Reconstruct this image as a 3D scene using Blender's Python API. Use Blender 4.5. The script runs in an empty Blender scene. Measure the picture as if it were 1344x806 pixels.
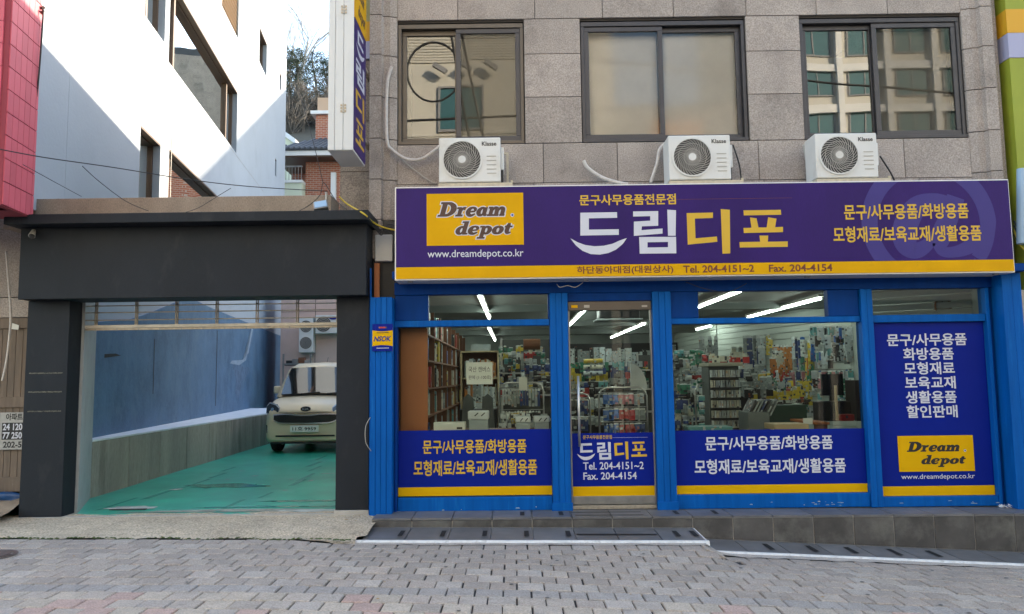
import bpy, bmesh, math, random
from mathutils import Vector, Matrix
random.seed(7)
R = math.radians
SC = bpy.context.scene
COL = SC.collection

# ------------------------------------------------------------------ camera, sky, sun, exposure
CAM_H = 1.56
FPX = 1000.0
PITCH, ROLL, YAW = R(5.33), R(-0.735), R(-0.115)
_cy, _sy, _cp, _sp, _cr, _sr = math.cos(YAW), math.sin(YAW), math.cos(PITCH), math.sin(PITCH), math.cos(ROLL), math.sin(ROLL)
FW = Vector((_sy*_cp, _cy*_cp, _sp))
_r0 = Vector((_cy, -_sy, 0)); _u0 = _r0.cross(FW)
RT = _cr*_r0 + _sr*_u0
UP = -_sr*_r0 + _cr*_u0
cd = bpy.data.cameras.new('camera')
cam = bpy.data.objects.new('camera', cd); COL.objects.link(cam)
cd.sensor_width = 36; cd.lens = 36*FPX/1344; cd.clip_start = .05; cd.clip_end = 600
m = Matrix((RT, UP, -FW)).transposed().to_4x4(); m.translation = Vector((0, 0, CAM_H))
cam.matrix_world = m
SC.camera = cam

SUN = Vector((1.0, 1.0, .56)).normalized()        # towards the sun
w = bpy.data.worlds.new('World'); SC.world = w; w.use_nodes = True
nt = w.node_tree; nt.nodes.clear()
sky = nt.nodes.new('ShaderNodeTexSky'); sky.sky_type = 'NISHITA'; sky.sun_disc = False
sky.sun_elevation = math.asin(SUN.z); sky.sun_rotation = math.atan2(SUN.x, SUN.y)
sky.air_density = 1.2; sky.dust_density = 1.3; sky.ozone_density = 1.0
bg = nt.nodes.new('ShaderNodeBackground'); bg.inputs[1].default_value = .15
wo = nt.nodes.new('ShaderNodeOutputWorld')
nt.links.new(sky.outputs[0], bg.inputs[0]); nt.links.new(bg.outputs[0], wo.inputs[0])
sl = bpy.data.lights.new('sun', 'SUN'); sl.energy = 3.1; sl.angle = R(.6); sl.color = (1, .84, .63)
so = bpy.data.objects.new('sun', sl); COL.objects.link(so); so.rotation_euler = SUN.to_track_quat('Z', 'Y').to_euler()
so.location = (20, 20, 30)
SC.view_settings.view_transform = 'Standard'; SC.view_settings.look = 'None'
SC.view_settings.exposure = 2.16; SC.view_settings.gamma = 1
SC.cycles.max_bounces = 8; SC.cycles.diffuse_bounces = 4; SC.cycles.glossy_bounces = 4
SC.cycles.transparent_max_bounces = 12; SC.cycles.use_denoising = True
SC.cycles.caustics_reflective = False; SC.cycles.caustics_refractive = False
SC.cycles.sample_clamp_indirect = 8

def P(px, py, Y):                                  # a pixel of the photograph on the plane at depth Y -> (x, z)
    d = (px-672)/FPX*RT - (py-403)/FPX*UP + FW
    t = Y/d.y
    return d.x*t, CAM_H + d.z*t

# ------------------------------------------------------------------ materials
def mat(name, col, rough=.6, metal=0, spec=.5, var=.0, vs=3., bump=0, bs=40., rnd=0, dirt=None, stretch=(1, 1, 1), coat=0, fine=0, fs=200, detail=5):
    M = bpy.data.materials.new(name); M.use_nodes = True
    n = M.node_tree; b = n.nodes['Principled BSDF']; L = n.links.new
    b.inputs['Roughness'].default_value = rough; b.inputs['Metallic'].default_value = metal
    b.inputs['Specular IOR Level'].default_value = spec
    if coat: b.inputs['Coat Weight'].default_value = coat; b.inputs['Coat Roughness'].default_value = .08
    tc = n.nodes.new('ShaderNodeTexCoord'); oi = n.nodes.new('ShaderNodeObjectInfo')
    ml = n.nodes.new('ShaderNodeMath'); ml.operation = 'MULTIPLY'; ml.inputs[1].default_value = 37.
    L(oi.outputs['Random'], ml.inputs[0])
    ad = n.nodes.new('ShaderNodeVectorMath'); ad.operation = 'ADD'; L(tc.outputs['Object'], ad.inputs[0]); L(ml.outputs[0], ad.inputs[1])
    mp = n.nodes.new('ShaderNodeMapping'); mp.inputs['Scale'].default_value = stretch; L(ad.outputs[0], mp.inputs[0])
    cur = n.nodes.new('ShaderNodeRGB'); cur.outputs[0].default_value = (*col, 1); cur = cur.outputs[0]
    def noise(scale, det=detail, ro=.6):
        t = n.nodes.new('ShaderNodeTexNoise'); t.inputs['Scale'].default_value = scale; t.inputs['Detail'].default_value = det
        t.inputs['Roughness'].default_value = ro
        L(mp.outputs[0], t.inputs['Vector']); return t.outputs[0]
    def mulval(cur, fac, amt):
        mr = n.nodes.new('ShaderNodeMapRange'); L(fac, mr.inputs[0])
        mr.inputs[1].default_value = .3; mr.inputs[2].default_value = .7
        mr.inputs[3].default_value = 1-amt; mr.inputs[4].default_value = 1+amt
        v = n.nodes.new('ShaderNodeVectorMath'); v.operation = 'SCALE'; L(cur, v.inputs[0]); L(mr.outputs[0], v.inputs['Scale'])
        return v.outputs[0]
    if var: cur = mulval(cur, noise(vs), var)
    if fine: cur = mulval(cur, noise(fs, 2), fine)
    if rnd:
        mr = n.nodes.new('ShaderNodeMapRange'); L(oi.outputs['Random'], mr.inputs[0]); mr.inputs[3].default_value = 1-rnd; mr.inputs[4].default_value = 1+rnd
        v = n.nodes.new('ShaderNodeVectorMath'); v.operation = 'SCALE'; L(cur, v.inputs[0]); L(mr.outputs[0], v.inputs['Scale']); cur = v.outputs[0]
    if dirt:
        dc, lo, hi, ds = dirt
        mr = n.nodes.new('ShaderNodeMapRange'); L(noise(ds, 8, .65), mr.inputs[0]); mr.inputs[1].default_value = lo; mr.inputs[2].default_value = hi
        mx = n.nodes.new('ShaderNodeMix'); mx.data_type = 'RGBA'; L(mr.outputs[0], mx.inputs[0]); L(cur, mx.inputs[6]); mx.inputs[7].default_value = (*dc, 1)
        cur = mx.outputs[2]
    L(cur, b.inputs['Base Color'])
    if bump:
        bp = n.nodes.new('ShaderNodeBump'); bp.inputs['Strength'].default_value = bump; bp.inputs['Distance'].default_value = .01
        L(noise(bs, 6), bp.inputs['Height']); L(bp.outputs[0], b.inputs['Normal'])
    return M
def glow(name, col, s):
    M = bpy.data.materials.new(name); M.use_nodes = True; n = M.node_tree; b = n.nodes['Principled BSDF']
    b.inputs['Base Color'].default_value = (*col, 1); b.inputs['Emission Color'].default_value = (*col, 1); b.inputs['Emission Strength'].default_value = s
    return M
def glass(name, tint=(1, 1, 1), refl=1.5, rough=0., trans=1., wav=0.):
    M = bpy.data.materials.new(name); M.use_nodes = True; n = M.node_tree; n.nodes.clear(); L = n.links.new
    o = n.nodes.new('ShaderNodeOutputMaterial'); mx = n.nodes.new('ShaderNodeMixShader'); f = n.nodes.new('ShaderNodeFresnel'); f.inputs[0].default_value = refl
    t = n.nodes.new('ShaderNodeBsdfTransparent'); t.inputs[0].default_value = (*tint, 1)
    g = n.nodes.new('ShaderNodeBsdfGlossy'); g.inputs['Roughness'].default_value = rough; g.inputs[0].default_value = (.95, .97, .95, 1)
    L(f.outputs[0], mx.inputs[0]); L(t.outputs[0], mx.inputs[1]); L(g.outputs[0], mx.inputs[2]); L(mx.outputs[0], o.inputs[0])
    if wav:
        bp = n.nodes.new('ShaderNodeBump'); bp.inputs['Strength'].default_value = wav; bp.inputs['Distance'].default_value = .02
        no = n.nodes.new('ShaderNodeTexNoise'); no.inputs['Scale'].default_value = 1.3; no.inputs['Detail'].default_value = 0
        tc = n.nodes.new('ShaderNodeTexCoord'); L(tc.outputs['Object'], no.inputs['Vector']); L(no.outputs[0], bp.inputs['Height'])
        L(bp.outputs[0], g.inputs['Normal']); L(bp.outputs[0], f.inputs['Normal'])
    return M
MT = {}
def mk(k, *a, **kw): MT[k] = mat(k, *a, **kw); return MT[k]
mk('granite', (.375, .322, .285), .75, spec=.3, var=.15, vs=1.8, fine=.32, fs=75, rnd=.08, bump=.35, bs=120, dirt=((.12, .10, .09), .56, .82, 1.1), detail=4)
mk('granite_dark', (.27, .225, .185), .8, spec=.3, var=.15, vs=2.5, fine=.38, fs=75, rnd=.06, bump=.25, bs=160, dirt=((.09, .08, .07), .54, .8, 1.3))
mk('joint', (.05, .045, .042), .9)
mk('portal', (.0130, .0160, .0215), .62, spec=.28, var=.16, vs=2.5, fine=.12, fs=160, bump=.14, bs=200, dirt=((.035, .038, .042), .56, .86, 3.5), stretch=(1, 1, .45))
mk('plinth', (.42, .39, .35), .85, var=.15, vs=6, bump=.2, bs=60)
mk('parapet', (.31, .245, .19), .85, var=.18, vs=5, fine=.25, fs=120, bump=.3, bs=120, stretch=(1, 1, .4))
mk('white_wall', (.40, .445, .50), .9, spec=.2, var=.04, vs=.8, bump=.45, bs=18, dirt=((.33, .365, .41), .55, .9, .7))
mk('blue_wall', (.095, .18, .29), .7, var=.22, vs=1.6, bump=.9, bs=7, fine=.08, fs=30, dirt=((.125, .22, .325), .50, .72, 3.0), stretch=(1, 1, .85))
mk('blue_patch', (.30, .38, .48), .85, var=.2, vs=8, bump=.4, bs=20)
mk('low_wall', (.36, .325, .275), .9, var=.22, vs=2.4, fine=.15, fs=90, bump=.4, bs=45, dirt=((.11, .10, .085), .52, .72, 2.6), stretch=(1, 1, .13))
mk('pier', (.36, .37, .36), .9, var=.12, vs=3, bump=.3, bs=40, dirt=((.22, .22, .2), .55, .8, 3))
mk('ledge', (.78, .80, .82), .7, var=.10, vs=5, bump=.2, bs=30)
mk('frame_brown', (.10, .058, .036), .5)
mk('red_tile', (.62, .115, .155), .5, spec=.3, var=.06, vs=3, rnd=.07, bump=.08, bs=30)
mk('grout_red', (.30, .05, .07), .9)
mk('green_floor', (.035, .42, .285), .28, var=.24, vs=1.6, bump=.25, bs=26, dirt=((.14, .46, .36), .52, .78, 1.9), fine=.08, fs=60)
mk('apron', (.52, .425, .31), .95, spec=.2, var=.16, vs=1.6, fine=.42, fs=55, bump=.9, bs=38, dirt=((.22, .18, .14), .54, .80, 9))
mk('ground', (.16, .15, .14), .95, var=.2, vs=1, bump=.3, bs=30)
mk('sand', (.045, .042, .04), .95, var=.2, vs=20)
mk('dirt', (.30, .22, .15), .95, var=.3, vs=6, bump=.8, bs=30)
PAV = []
for i, c in enumerate([(.415, .348, .298), (.38, .323, .278), (.43, .365, .31), (.37, .33, .30), (.47, .335, .285), (.48, .405, .33), (.45, .39, .34)]):
    PAV.append(mk('paver_%d' % i, c, .92, spec=.2, var=.10, vs=9, fine=.24, fs=80, rnd=.075, bump=.4, bs=100, dirt=((.19, .18, .17), .60, .85, 7)))
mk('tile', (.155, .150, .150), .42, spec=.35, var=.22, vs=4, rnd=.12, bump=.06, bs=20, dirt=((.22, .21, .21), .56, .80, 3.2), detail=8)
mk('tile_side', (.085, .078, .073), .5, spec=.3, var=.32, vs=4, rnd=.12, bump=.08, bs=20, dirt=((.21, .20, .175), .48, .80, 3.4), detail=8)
mk('grout', (.45, .43, .40), .9)
mk('mortar', (.72, .71, .69), .85, var=.2, vs=9, bump=.5, bs=50, dirt=((.34, .32, .30), .55, .75, 9))
mk('black_strip', (.012, .012, .013), .7)
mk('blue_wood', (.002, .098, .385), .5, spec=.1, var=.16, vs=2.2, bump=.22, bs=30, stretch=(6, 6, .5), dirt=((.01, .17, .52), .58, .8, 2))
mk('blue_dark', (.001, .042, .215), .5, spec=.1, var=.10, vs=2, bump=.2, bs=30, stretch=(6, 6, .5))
mk('film_blue', (.003, .015, .225), .42, spec=.12, var=.05, vs=2, bump=.03, bs=3)
mk('film_yellow', (.74, .41, .002), .5, spec=.1, var=.04, vs=3)
mk('sign_purple', (.034, .013, .125), .4, spec=.15, var=.14, vs=1.6, bump=.04, bs=5, stretch=(1.2, 1, .35), fine=.05, fs=60)
mk('sign_blue', (.052, .038, .20), .4, spec=.22, var=.05, vs=2)
mk('sign_yellow', (.72, .375, .003), .5, spec=.1, var=.06, vs=3, dirt=((.50, .27, .02), .6, .9, 5))
mk('sign_edge', (.75, .73, .72), .4, metal=.3)
mk('let_white', (.62, .62, .68), .5)
mk('let_yellow', (.66, .40, .025), .5)
mk('let_dark', (.075, .032, .020), .5)
mk('let_brown', (.16, .035, .012), .5)
mk('let_black', (.015, .013, .012), .5)
mk('let_navy', (.02, .03, .18), .5)
mk('win_frame', (.062, .060, .066), .38, metal=.55, var=.1, vs=5)
mk('win_frame2', (.115, .098, .082), .42, metal=.5, var=.1, vs=5)
mk('room_dark', (.05, .05, .05), .9)
mk('blind', (.80, .78, .75), .8, var=.06, vs=3)
mk('screen', (.30, .285, .255), .8, var=.05, vs=3)
mk('ac_white', (.70, .69, .66), .5, var=.03, vs=3, dirt=((.50, .46, .40), .52, .85, 3))
mk('ac_dark', (.03, .028, .026), .6)
mk('ac_grille', (.44, .41, .37), .5)
mk('ac_rust', (.55, .47, .34), .7, var=.15, vs=20)
mk('pipe_wrap', (.60, .56, .52), .75, var=.12, vs=30, bump=.3, bs=60)
mk('cable', (.02, .02, .022), .6)
mk('cable_yellow', (.55, .40, .03), .6)
mk('metal', (.50, .49, .47), .35, metal=.8, var=.1, vs=8)
mk('steel', (.30, .29, .27), .4, metal=.7, var=.15, vs=10)
mk('rod', (.42, .36, .28), .45, metal=.5, var=.2, vs=20)
mk('rod_bar', (.55, .50, .42), .5, metal=.3, var=.15, vs=8)
mk('lime', (.30, .34, .03), .6, var=.05, vs=2, bump=.05, bs=60)
mk('olive', (.36, .33, .15), .6, var=.05, vs=2)
mk('orange_band', (.70, .36, .015), .55)
mk('lavender', (.40, .40, .56), .6)
mk('sign_white', (.66, .66, .65), .45, var=.03, vs=2, dirt=((.5, .5, .48), .6, .9, 4))
mk('door_wood', (.17, .125, .09), .7, var=.25, vs=4, bump=.3, bs=40, stretch=(4, 4, .5), dirt=((.36, .33, .3), .68, .75, 8))
mk('tarp', (.01, .06, .18), .4, var=.3, vs=8, bump=.5, bs=15)
mk('brick', (.38, .13, .075), .85)
mk('roof_tile', (.07, .075, .085), .6, var=.15, vs=4)
mk('render_pale', (.62, .66, .52), .8)
mk('render_white', (.75, .75, .75), .7)
mk('tan', (.55, .38, .26), .8)
mk('pink_wall', (.62, .45, .39), .8, var=.06, vs=2, fine=.1)
mk('car_paint', (.66, .565, .385), .34, metal=.05, coat=.35, var=.02, vs=3)
mk('black_plastic', (.012, .012, .013), .4)
mk('chrome', (.7, .7, .7), .15, metal=1)
mk('tyre', (.018, .018, .018), .85)
mk('car_glass', (.012, .016, .018), .03, spec=1.0, coat=1)
mk('lamp_glass', (.50, .52, .54), .08, coat=1, metal=.3)
mk('lamp_dark', (.03, .035, .04), .15, coat=1)
mk('paper', (.78, .77, .70), .8, var=.03, vs=4)
mk('interior_wall', (.33, .36, .33), .8)
mk('ceiling', (.15, .165, .155), .9, var=.08, vs=1)
mk('shop_floor', (.22, .22, .21), .5)
mk('slat', (.44, .48, .43), .6, rnd=.03)
mk('wood_orange', (.40, .125, .035), .5, var=.12, vs=4, stretch=(1, 1, .3))
mk('wood_brown', (.19, .075, .035), .55, var=.15, vs=4)
mk('wood_light', (.50, .38, .22), .6, var=.1, vs=4)
mk('concrete_far', (.62, .59, .53), .8, var=.05, vs=1)
mk('cream', (.64, .61, .545), .8, var=.05, vs=1)
mk('grey_far', (.30, .30, .31), .8, var=.06, vs=1)
mk('teal_glass', (.05, .14, .15), .08, coat=.5)
mk('bark', (.10, .085, .07), .9, var=.2, vs=6)
mk('bark_pale', (.36, .34, .32), .9, var=.2, vs=6)
mk('needles', (.050, .066, .036), .8, var=.35, vs=.8, rnd=.2)
mk('twigs', (.12, .105, .09), .9, var=.3, vs=.9)
mk('hill', (.065, .058, .043), .95, var=.3, vs=.3, bump=.5, bs=2)
mk('asphalt', (.055, .055, .057), .9, var=.15, vs=2)
mk('lamp_blue', (.30, .45, .62), .2)
mk('moss', (.07, .09, .03), .95, var=.4, vs=20)
mk('leaf_dry', (.40, .22, .03), .8)
mk('frosted', (.48, .62, .62), .25, coat=.6, var=.1, vs=1.5)
def pal(k, c, r=.35):
    M = mk('goods_'+k, c, r, rnd=.25, var=.2, vs=20, spec=.6)
    n = M.node_tree; b = n.nodes['Principled BSDF']; L = n.links.new; src = b.inputs['Base Color'].links[0].from_socket
    mp = [q for q in n.nodes if q.type == 'MAPPING'][0]
    v = n.nodes.new('ShaderNodeTexVoronoi'); v.inputs['Scale'].default_value = 32; v.distance = 'CHEBYCHEV'; L(mp.outputs[0], v.inputs['Vector'])
    sp = n.nodes.new('ShaderNodeSeparateColor'); L(v.outputs['Color'], sp.inputs[0]); v.inputs['Randomness'].default_value = .35
    for sock, lo, col in ((sp.outputs[0], .90, (.42, .44, .41)), (sp.outputs[1], .95, (.05, .055, .06)), (sp.outputs[2], .97, (c[0]*.5+.25, c[1]*.6+.05, c[2]*.5+.02))):
        g = n.nodes.new('ShaderNodeMath'); g.operation = 'GREATER_THAN'; g.inputs[1].default_value = lo; L(sock, g.inputs[0])
        mx = n.nodes.new('ShaderNodeMix'); mx.data_type = 'RGBA'; L(g.outputs[0], mx.inputs[0]); L(src, mx.inputs[6]); mx.inputs[7].default_value = (*col, 1); src = mx.outputs[2]
    L(src, b.inputs['Base Color']); return M
GOODS = {k: pal(k, c) for k, c in dict(white=(.62, .65, .63), grey=(.28, .31, .30), navy=(.02, .045, .16), blue=(.04, .14, .42), red=(.42, .03, .03),
         yellow=(.62, .46, .05), green=(.03, .17, .10), black=(.02, .02, .022), teal=(.10, .30, .30), pink=(.5, .2, .22), orange=(.5, .19, .05), cream=(.55, .52, .40), silver=(.42, .46, .47)).items()}
PL = {}
for _k, _c in dict(grey=(.12, .135, .13), black=(.012, .012, .014), dark=(.075, .08, .075), silver=(.34, .38, .38), cream=(.40, .37, .28), green=(.02, .06, .045), white=(.6, .62, .60), navy=(.015, .025, .07)).items(): PL[_k] = mk('plain_'+_k, _c, .5, var=.1, vs=6)
GL_SHOP = glass('shop_glass', (.88, .96, .92), 1.33)
GL_UP = glass('upper_glass', (.60, .62, .60), 2.3, wav=.10)
GL_SCREEN = glass('screened_glass', (.70, .70, .68), 1.65, rough=.015)
GL_BLIND = glass('blind_glass', (.97, .97, .96), 1.55, rough=.06, wav=.15)
GL_WHITE = glass('house_glass', (.66, .86, .83), 1.42, wav=.2)
# bricks too small to pick apart: colour only
def brickify(M, sx=1.0):
    n = M.node_tree; b = n.nodes['Principled BSDF']; t = n.nodes.new('ShaderNodeTexBrick'); tc = n.nodes.new('ShaderNodeTexCoord')
    mp = n.nodes.new('ShaderNodeMapping'); mp.inputs['Rotation'].default_value = (R(90), 0, 0)
    n.links.new(tc.outputs['Object'], mp.inputs[0]); n.links.new(mp.outputs[0], t.inputs['Vector'])
    t.inputs['Color1'].default_value = (.34, .10, .055, 1); t.inputs['Color2'].default_value = (.42, .15, .085, 1); t.inputs['Mortar'].default_value = (.45, .36, .3, 1)
    t.inputs['Scale'].default_value = 1; t.inputs['Brick Width'].default_value = .22; t.inputs['Row Height'].default_value = .075; t.inputs['Mortar Size'].default_value = .008
    n.links.new(t.outputs[0], b.inputs['Base Color'])
brickify(MT['brick'])

# ------------------------------------------------------------------ object helpers
def tag(o, label=None, cat=None, group=None, kind=None):
    if label: o['label'] = label
    if cat: o['category'] = cat
    if group: o['group'] = group
    if kind: o['kind'] = kind
    return o
def empty(name, loc, label=None, cat=None, group=None):
    o = bpy.data.objects.new(name, None); COL.objects.link(o); o.location = loc; o.empty_display_size = .1
    return tag(o, label, cat, group)
def wloc(o):
    v = Vector(o.location)
    while o.parent is not None: o = o.parent; v = v + o.location if not o.get('_abs') else v
    return v
class MB:
    def __init__(s, xf=None): s.v = []; s.f = []; s.xf = xf
    def add(s, vs, fs):
        k = len(s.v); s.v += [tuple((s.xf @ Vector(p)) if s.xf else p) for p in vs]; s.f += [tuple(i+k for i in f) for f in fs]; return s
    def box(s, x0, x1, y0, y1, z0, z1):
        return s.add([(x0, y0, z0), (x1, y0, z0), (x1, y1, z0), (x0, y1, z0), (x0, y0, z1), (x1, y0, z1), (x1, y1, z1), (x0, y1, z1)],
                     [(0, 3, 2, 1), (4, 5, 6, 7), (0, 1, 5, 4), (1, 2, 6, 5), (2, 3, 7, 6), (3, 0, 4, 7)])
    def prism(s, poly, y0, y1):                    # outline in x,z counter-clockwise seen from -y
        n = len(poly)
        return s.add([(x, y0, z) for x, z in poly]+[(x, y1, z) for x, z in poly],
                     [tuple(range(n)), tuple(range(2*n-1, n-1, -1))]+[(i, i+n, (i+1) % n+n, (i+1) % n) for i in range(n)])
    def hprism(s, poly, z0, z1):                   # outline in x,y counter-clockwise from above
        n = len(poly)
        return s.add([(x, y, z0) for x, y in poly]+[(x, y, z1) for x, y in poly],
                     [tuple(range(n-1, -1, -1)), tuple(range(n, 2*n))]+[(i, (i+1) % n, (i+1) % n+n, i+n) for i in range(n)])
    def tube(s, pts, r, n=8, cap=True):
        pts = [Vector(p) for p in pts]; rs = r if isinstance(r, (list, tuple)) else [r]*len(pts); vs = []; fs = []
        a = None
        for i, p in enumerate(pts):
            d = (pts[min(i+1, len(pts)-1)]-pts[max(i-1, 0)]).normalized()
            if a is None: a = d.orthogonal().normalized()
            else: a = (a-d*a.dot(d)).normalized()
            b = d.cross(a)
            for j in range(n): t = 2*math.pi*j/n; vs.append(tuple(p+(a*math.cos(t)+b*math.sin(t))*rs[i]))
        for i in range(len(pts)-1):
            for j in range(n): fs.append((i*n+j, i*n+(j+1) % n, (i+1)*n+(j+1) % n, (i+1)*n+j))
        if cap: fs.append(tuple(range(n-1, -1, -1))); fs.append(tuple(range((len(pts)-1)*n, len(pts)*n)))
        return s.add(vs, fs)
    def disc(s, cx, y, cz, r, n=32, y1=None):      # faces -y
        poly = [(cx+r*math.cos(2*math.pi*i/n), cz+r*math.sin(2*math.pi*i/n)) for i in range(n)]
        if y1 is None: return s.add([(x, y, z) for x, z in poly], [tuple(range(n))])
        return s.prism(poly, y, y1)
    def ring(s, cx, y, cz, r0, r1, n=40, y1=None):
        vs = []; fs = []
        y1 = y+.004 if y1 is None else y1
        for i in range(n):
            c, q = math.cos(2*math.pi*i/n), math.sin(2*math.pi*i/n)
            vs += [(cx+r0*c, y, cz+r0*q), (cx+r1*c, y, cz+r1*q), (cx+r1*c, y1, cz+r1*q), (cx+r0*c, y1, cz+r0*q)]
        for i in range(n):
            a = i*4; b = ((i+1) % n)*4
            for k in range(4): fs.append((a+k, a+(k+1) % 4, b+(k+1) % 4, b+k))
        return s.add(vs, fs)
    def build(s, name, material, parent=None, bevel=0, smooth=False, abs_origin=False, seg=2):
        xs = [p[0] for p in s.v]; ys = [p[1] for p in s.v]; zs = [p[2] for p in s.v]
        c = Vector(((min(xs)+max(xs))/2, (min(ys)+max(ys))/2, min(zs)))
        if abs_origin: c = Vector((0, 0, 0))
        me = bpy.data.meshes.new(name); me.from_pydata([(p[0]-c.x, p[1]-c.y, p[2]-c.z) for p in s.v], [], s.f); me.update()
        if material: me.materials.append(material if not isinstance(material, str) else MT[material])
        if smooth: me.polygons.foreach_set('use_smooth', [True]*len(me.polygons))
        o = bpy.data.objects.new(name, me); COL.objects.link(o); setp(o, c, parent)
        if bevel:
            b = o.modifiers.new('bevel', 'BEVEL'); b.width = bevel; b.segments = seg; b.limit_method = 'ANGLE'
        return o
def setp(o, worldpos, parent):
    o.location = worldpos
    if parent is not None:
        o.parent = parent; o.location = Vector(worldpos)-wpos(parent)
def wpos(o):
    v = Vector(o.location)
    while o.parent is not None: o = o.parent; v += Vector(o.location)
    return v
def clone(o, offset=(0, 0, 0), parent=None, material=None):
    c = o.copy(); COL.objects.link(c)
    if parent is not None: c.parent = parent
    c.location = Vector(o.location)+Vector(offset)
    for ch in list(o.children):
        d = clone(ch, (0, 0, 0), c)
    return c
def B(name, material, x0, x1, y0, y1, z0, z1, parent=None, bevel=0, **k):
    return MB(**k).box(x0, x1, y0, y1, z0, z1).build(name, material, parent, bevel)
def stuff(o): o['kind'] = 'stuff'; return o
def structure(o): o['kind'] = 'structure'; return o
def curve_pts(pts, n=6):                            # Catmull-Rom through points of any length
    out = []; q = [pts[0]]+list(pts)+[pts[-1]]
    for i in range(1, len(q)-2):
        for k in range(n):
            t = k/n; out.append(tuple(.5*((2*b)+(-a+c)*t+(2*a-5*b+4*c-d)*t*t+(-a+3*b-3*c+d)*t**3) for a, b, c, d in zip(q[i-1], q[i], q[i+1], q[i+2])))
    out.append(tuple(pts[-1])); return out
def cable(name, pts, r, material, label, cat='cable', parent=None, n=6, group=None):
    o = MB().tube(curve_pts(pts, 8), r, n).build(name, material, parent, smooth=True)
    if parent is None: tag(o, label, cat, group)
    return o

# ------------------------------------------------------------------ lettering (Blender's own font)
_tc = {}
def text_mesh(body, bold=0.0):
    k = (body, bold)
    if k not in _tc:
        c = bpy.data.curves.new('lettering', 'FONT'); c.body = body; c.size = 1; c.offset = bold; c.resolution_u = 3
        o = bpy.data.objects.new('lettering', c); COL.objects.link(o); bpy.context.view_layer.update()
        me = bpy.data.meshes.new_from_object(o.evaluated_get(bpy.context.evaluated_depsgraph_get()))
        vs = [(v.co.x, v.co.y) for v in me.vertices]; fs = [tuple(p.vertices) for p in me.polygons]
        bpy.data.objects.remove(o); bpy.data.curves.remove(c); bpy.data.meshes.remove(me); _tc[k] = (vs, fs)
    return _tc[k]
def text(body, x0, x1, z0, z1, y, material, parent, bold=.012, side=None, shear=0, label=None):
    vs, fs = text_mesh(body, bold)
    ax, bx = min(v[0] for v in vs), max(v[0] for v in vs); az, bz = min(v[1] for v in vs), max(v[1] for v in vs)
    pts = [((v[0]-ax)/(bx-ax), (v[1]-az)/(bz-az)) for v in vs]
    W, Hh = x1-x0, z1-z0
    if side is None: pv = [(x0+u*W+shear*(t-.5)*Hh, y, z0+t*Hh) for u, t in pts]
    else: pv = [(side, x0+u*W, z0+t*Hh) for u, t in pts]
    o = MB().add(pv, fs).build('lettering', material, parent)
    if label: o['label'] = label
    return o
def shape(polys, material, parent, fx, name='lettering'):
    """flat cut-out shapes: each polygon a list of (u,t); fx maps (u,t,k) to a point"""
    m_ = MB()
    for k, p in enumerate(polys): m_.add([fx(u, t, k) for u, t in p], [tuple(range(len(p)))])
    return m_.build(name, material, parent)
def stroke(pts, sub=6, grow=0):                    # variable-width stroke -> quads
    q = curve_pts(pts, sub); out = []; L_ = []; Rr = []
    for i in range(len(q)):
        a = q[max(i-1, 0)]; b = q[min(i+1, len(q)-1)]; dx, dz = b[0]-a[0], b[1]-a[1]; l = math.hypot(dx, dz) or 1
        h = q[i][2]/2+grow; nx, nz = -dz/l, dx/l
        L_.append((q[i][0]+nx*h, q[i][1]+nz*h)); Rr.append((q[i][0]-nx*h, q[i][1]-nz*h))
    for i in range(len(q)-1): out.append([L_[i], Rr[i], Rr[i+1], L_[i+1]])
    return out
def rectp(x0, z0, x1, z1, g=0): return [[(x0-g, z0-g), (x1+g, z0-g), (x1+g, z1+g), (x0-g, z1+g)]]
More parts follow.
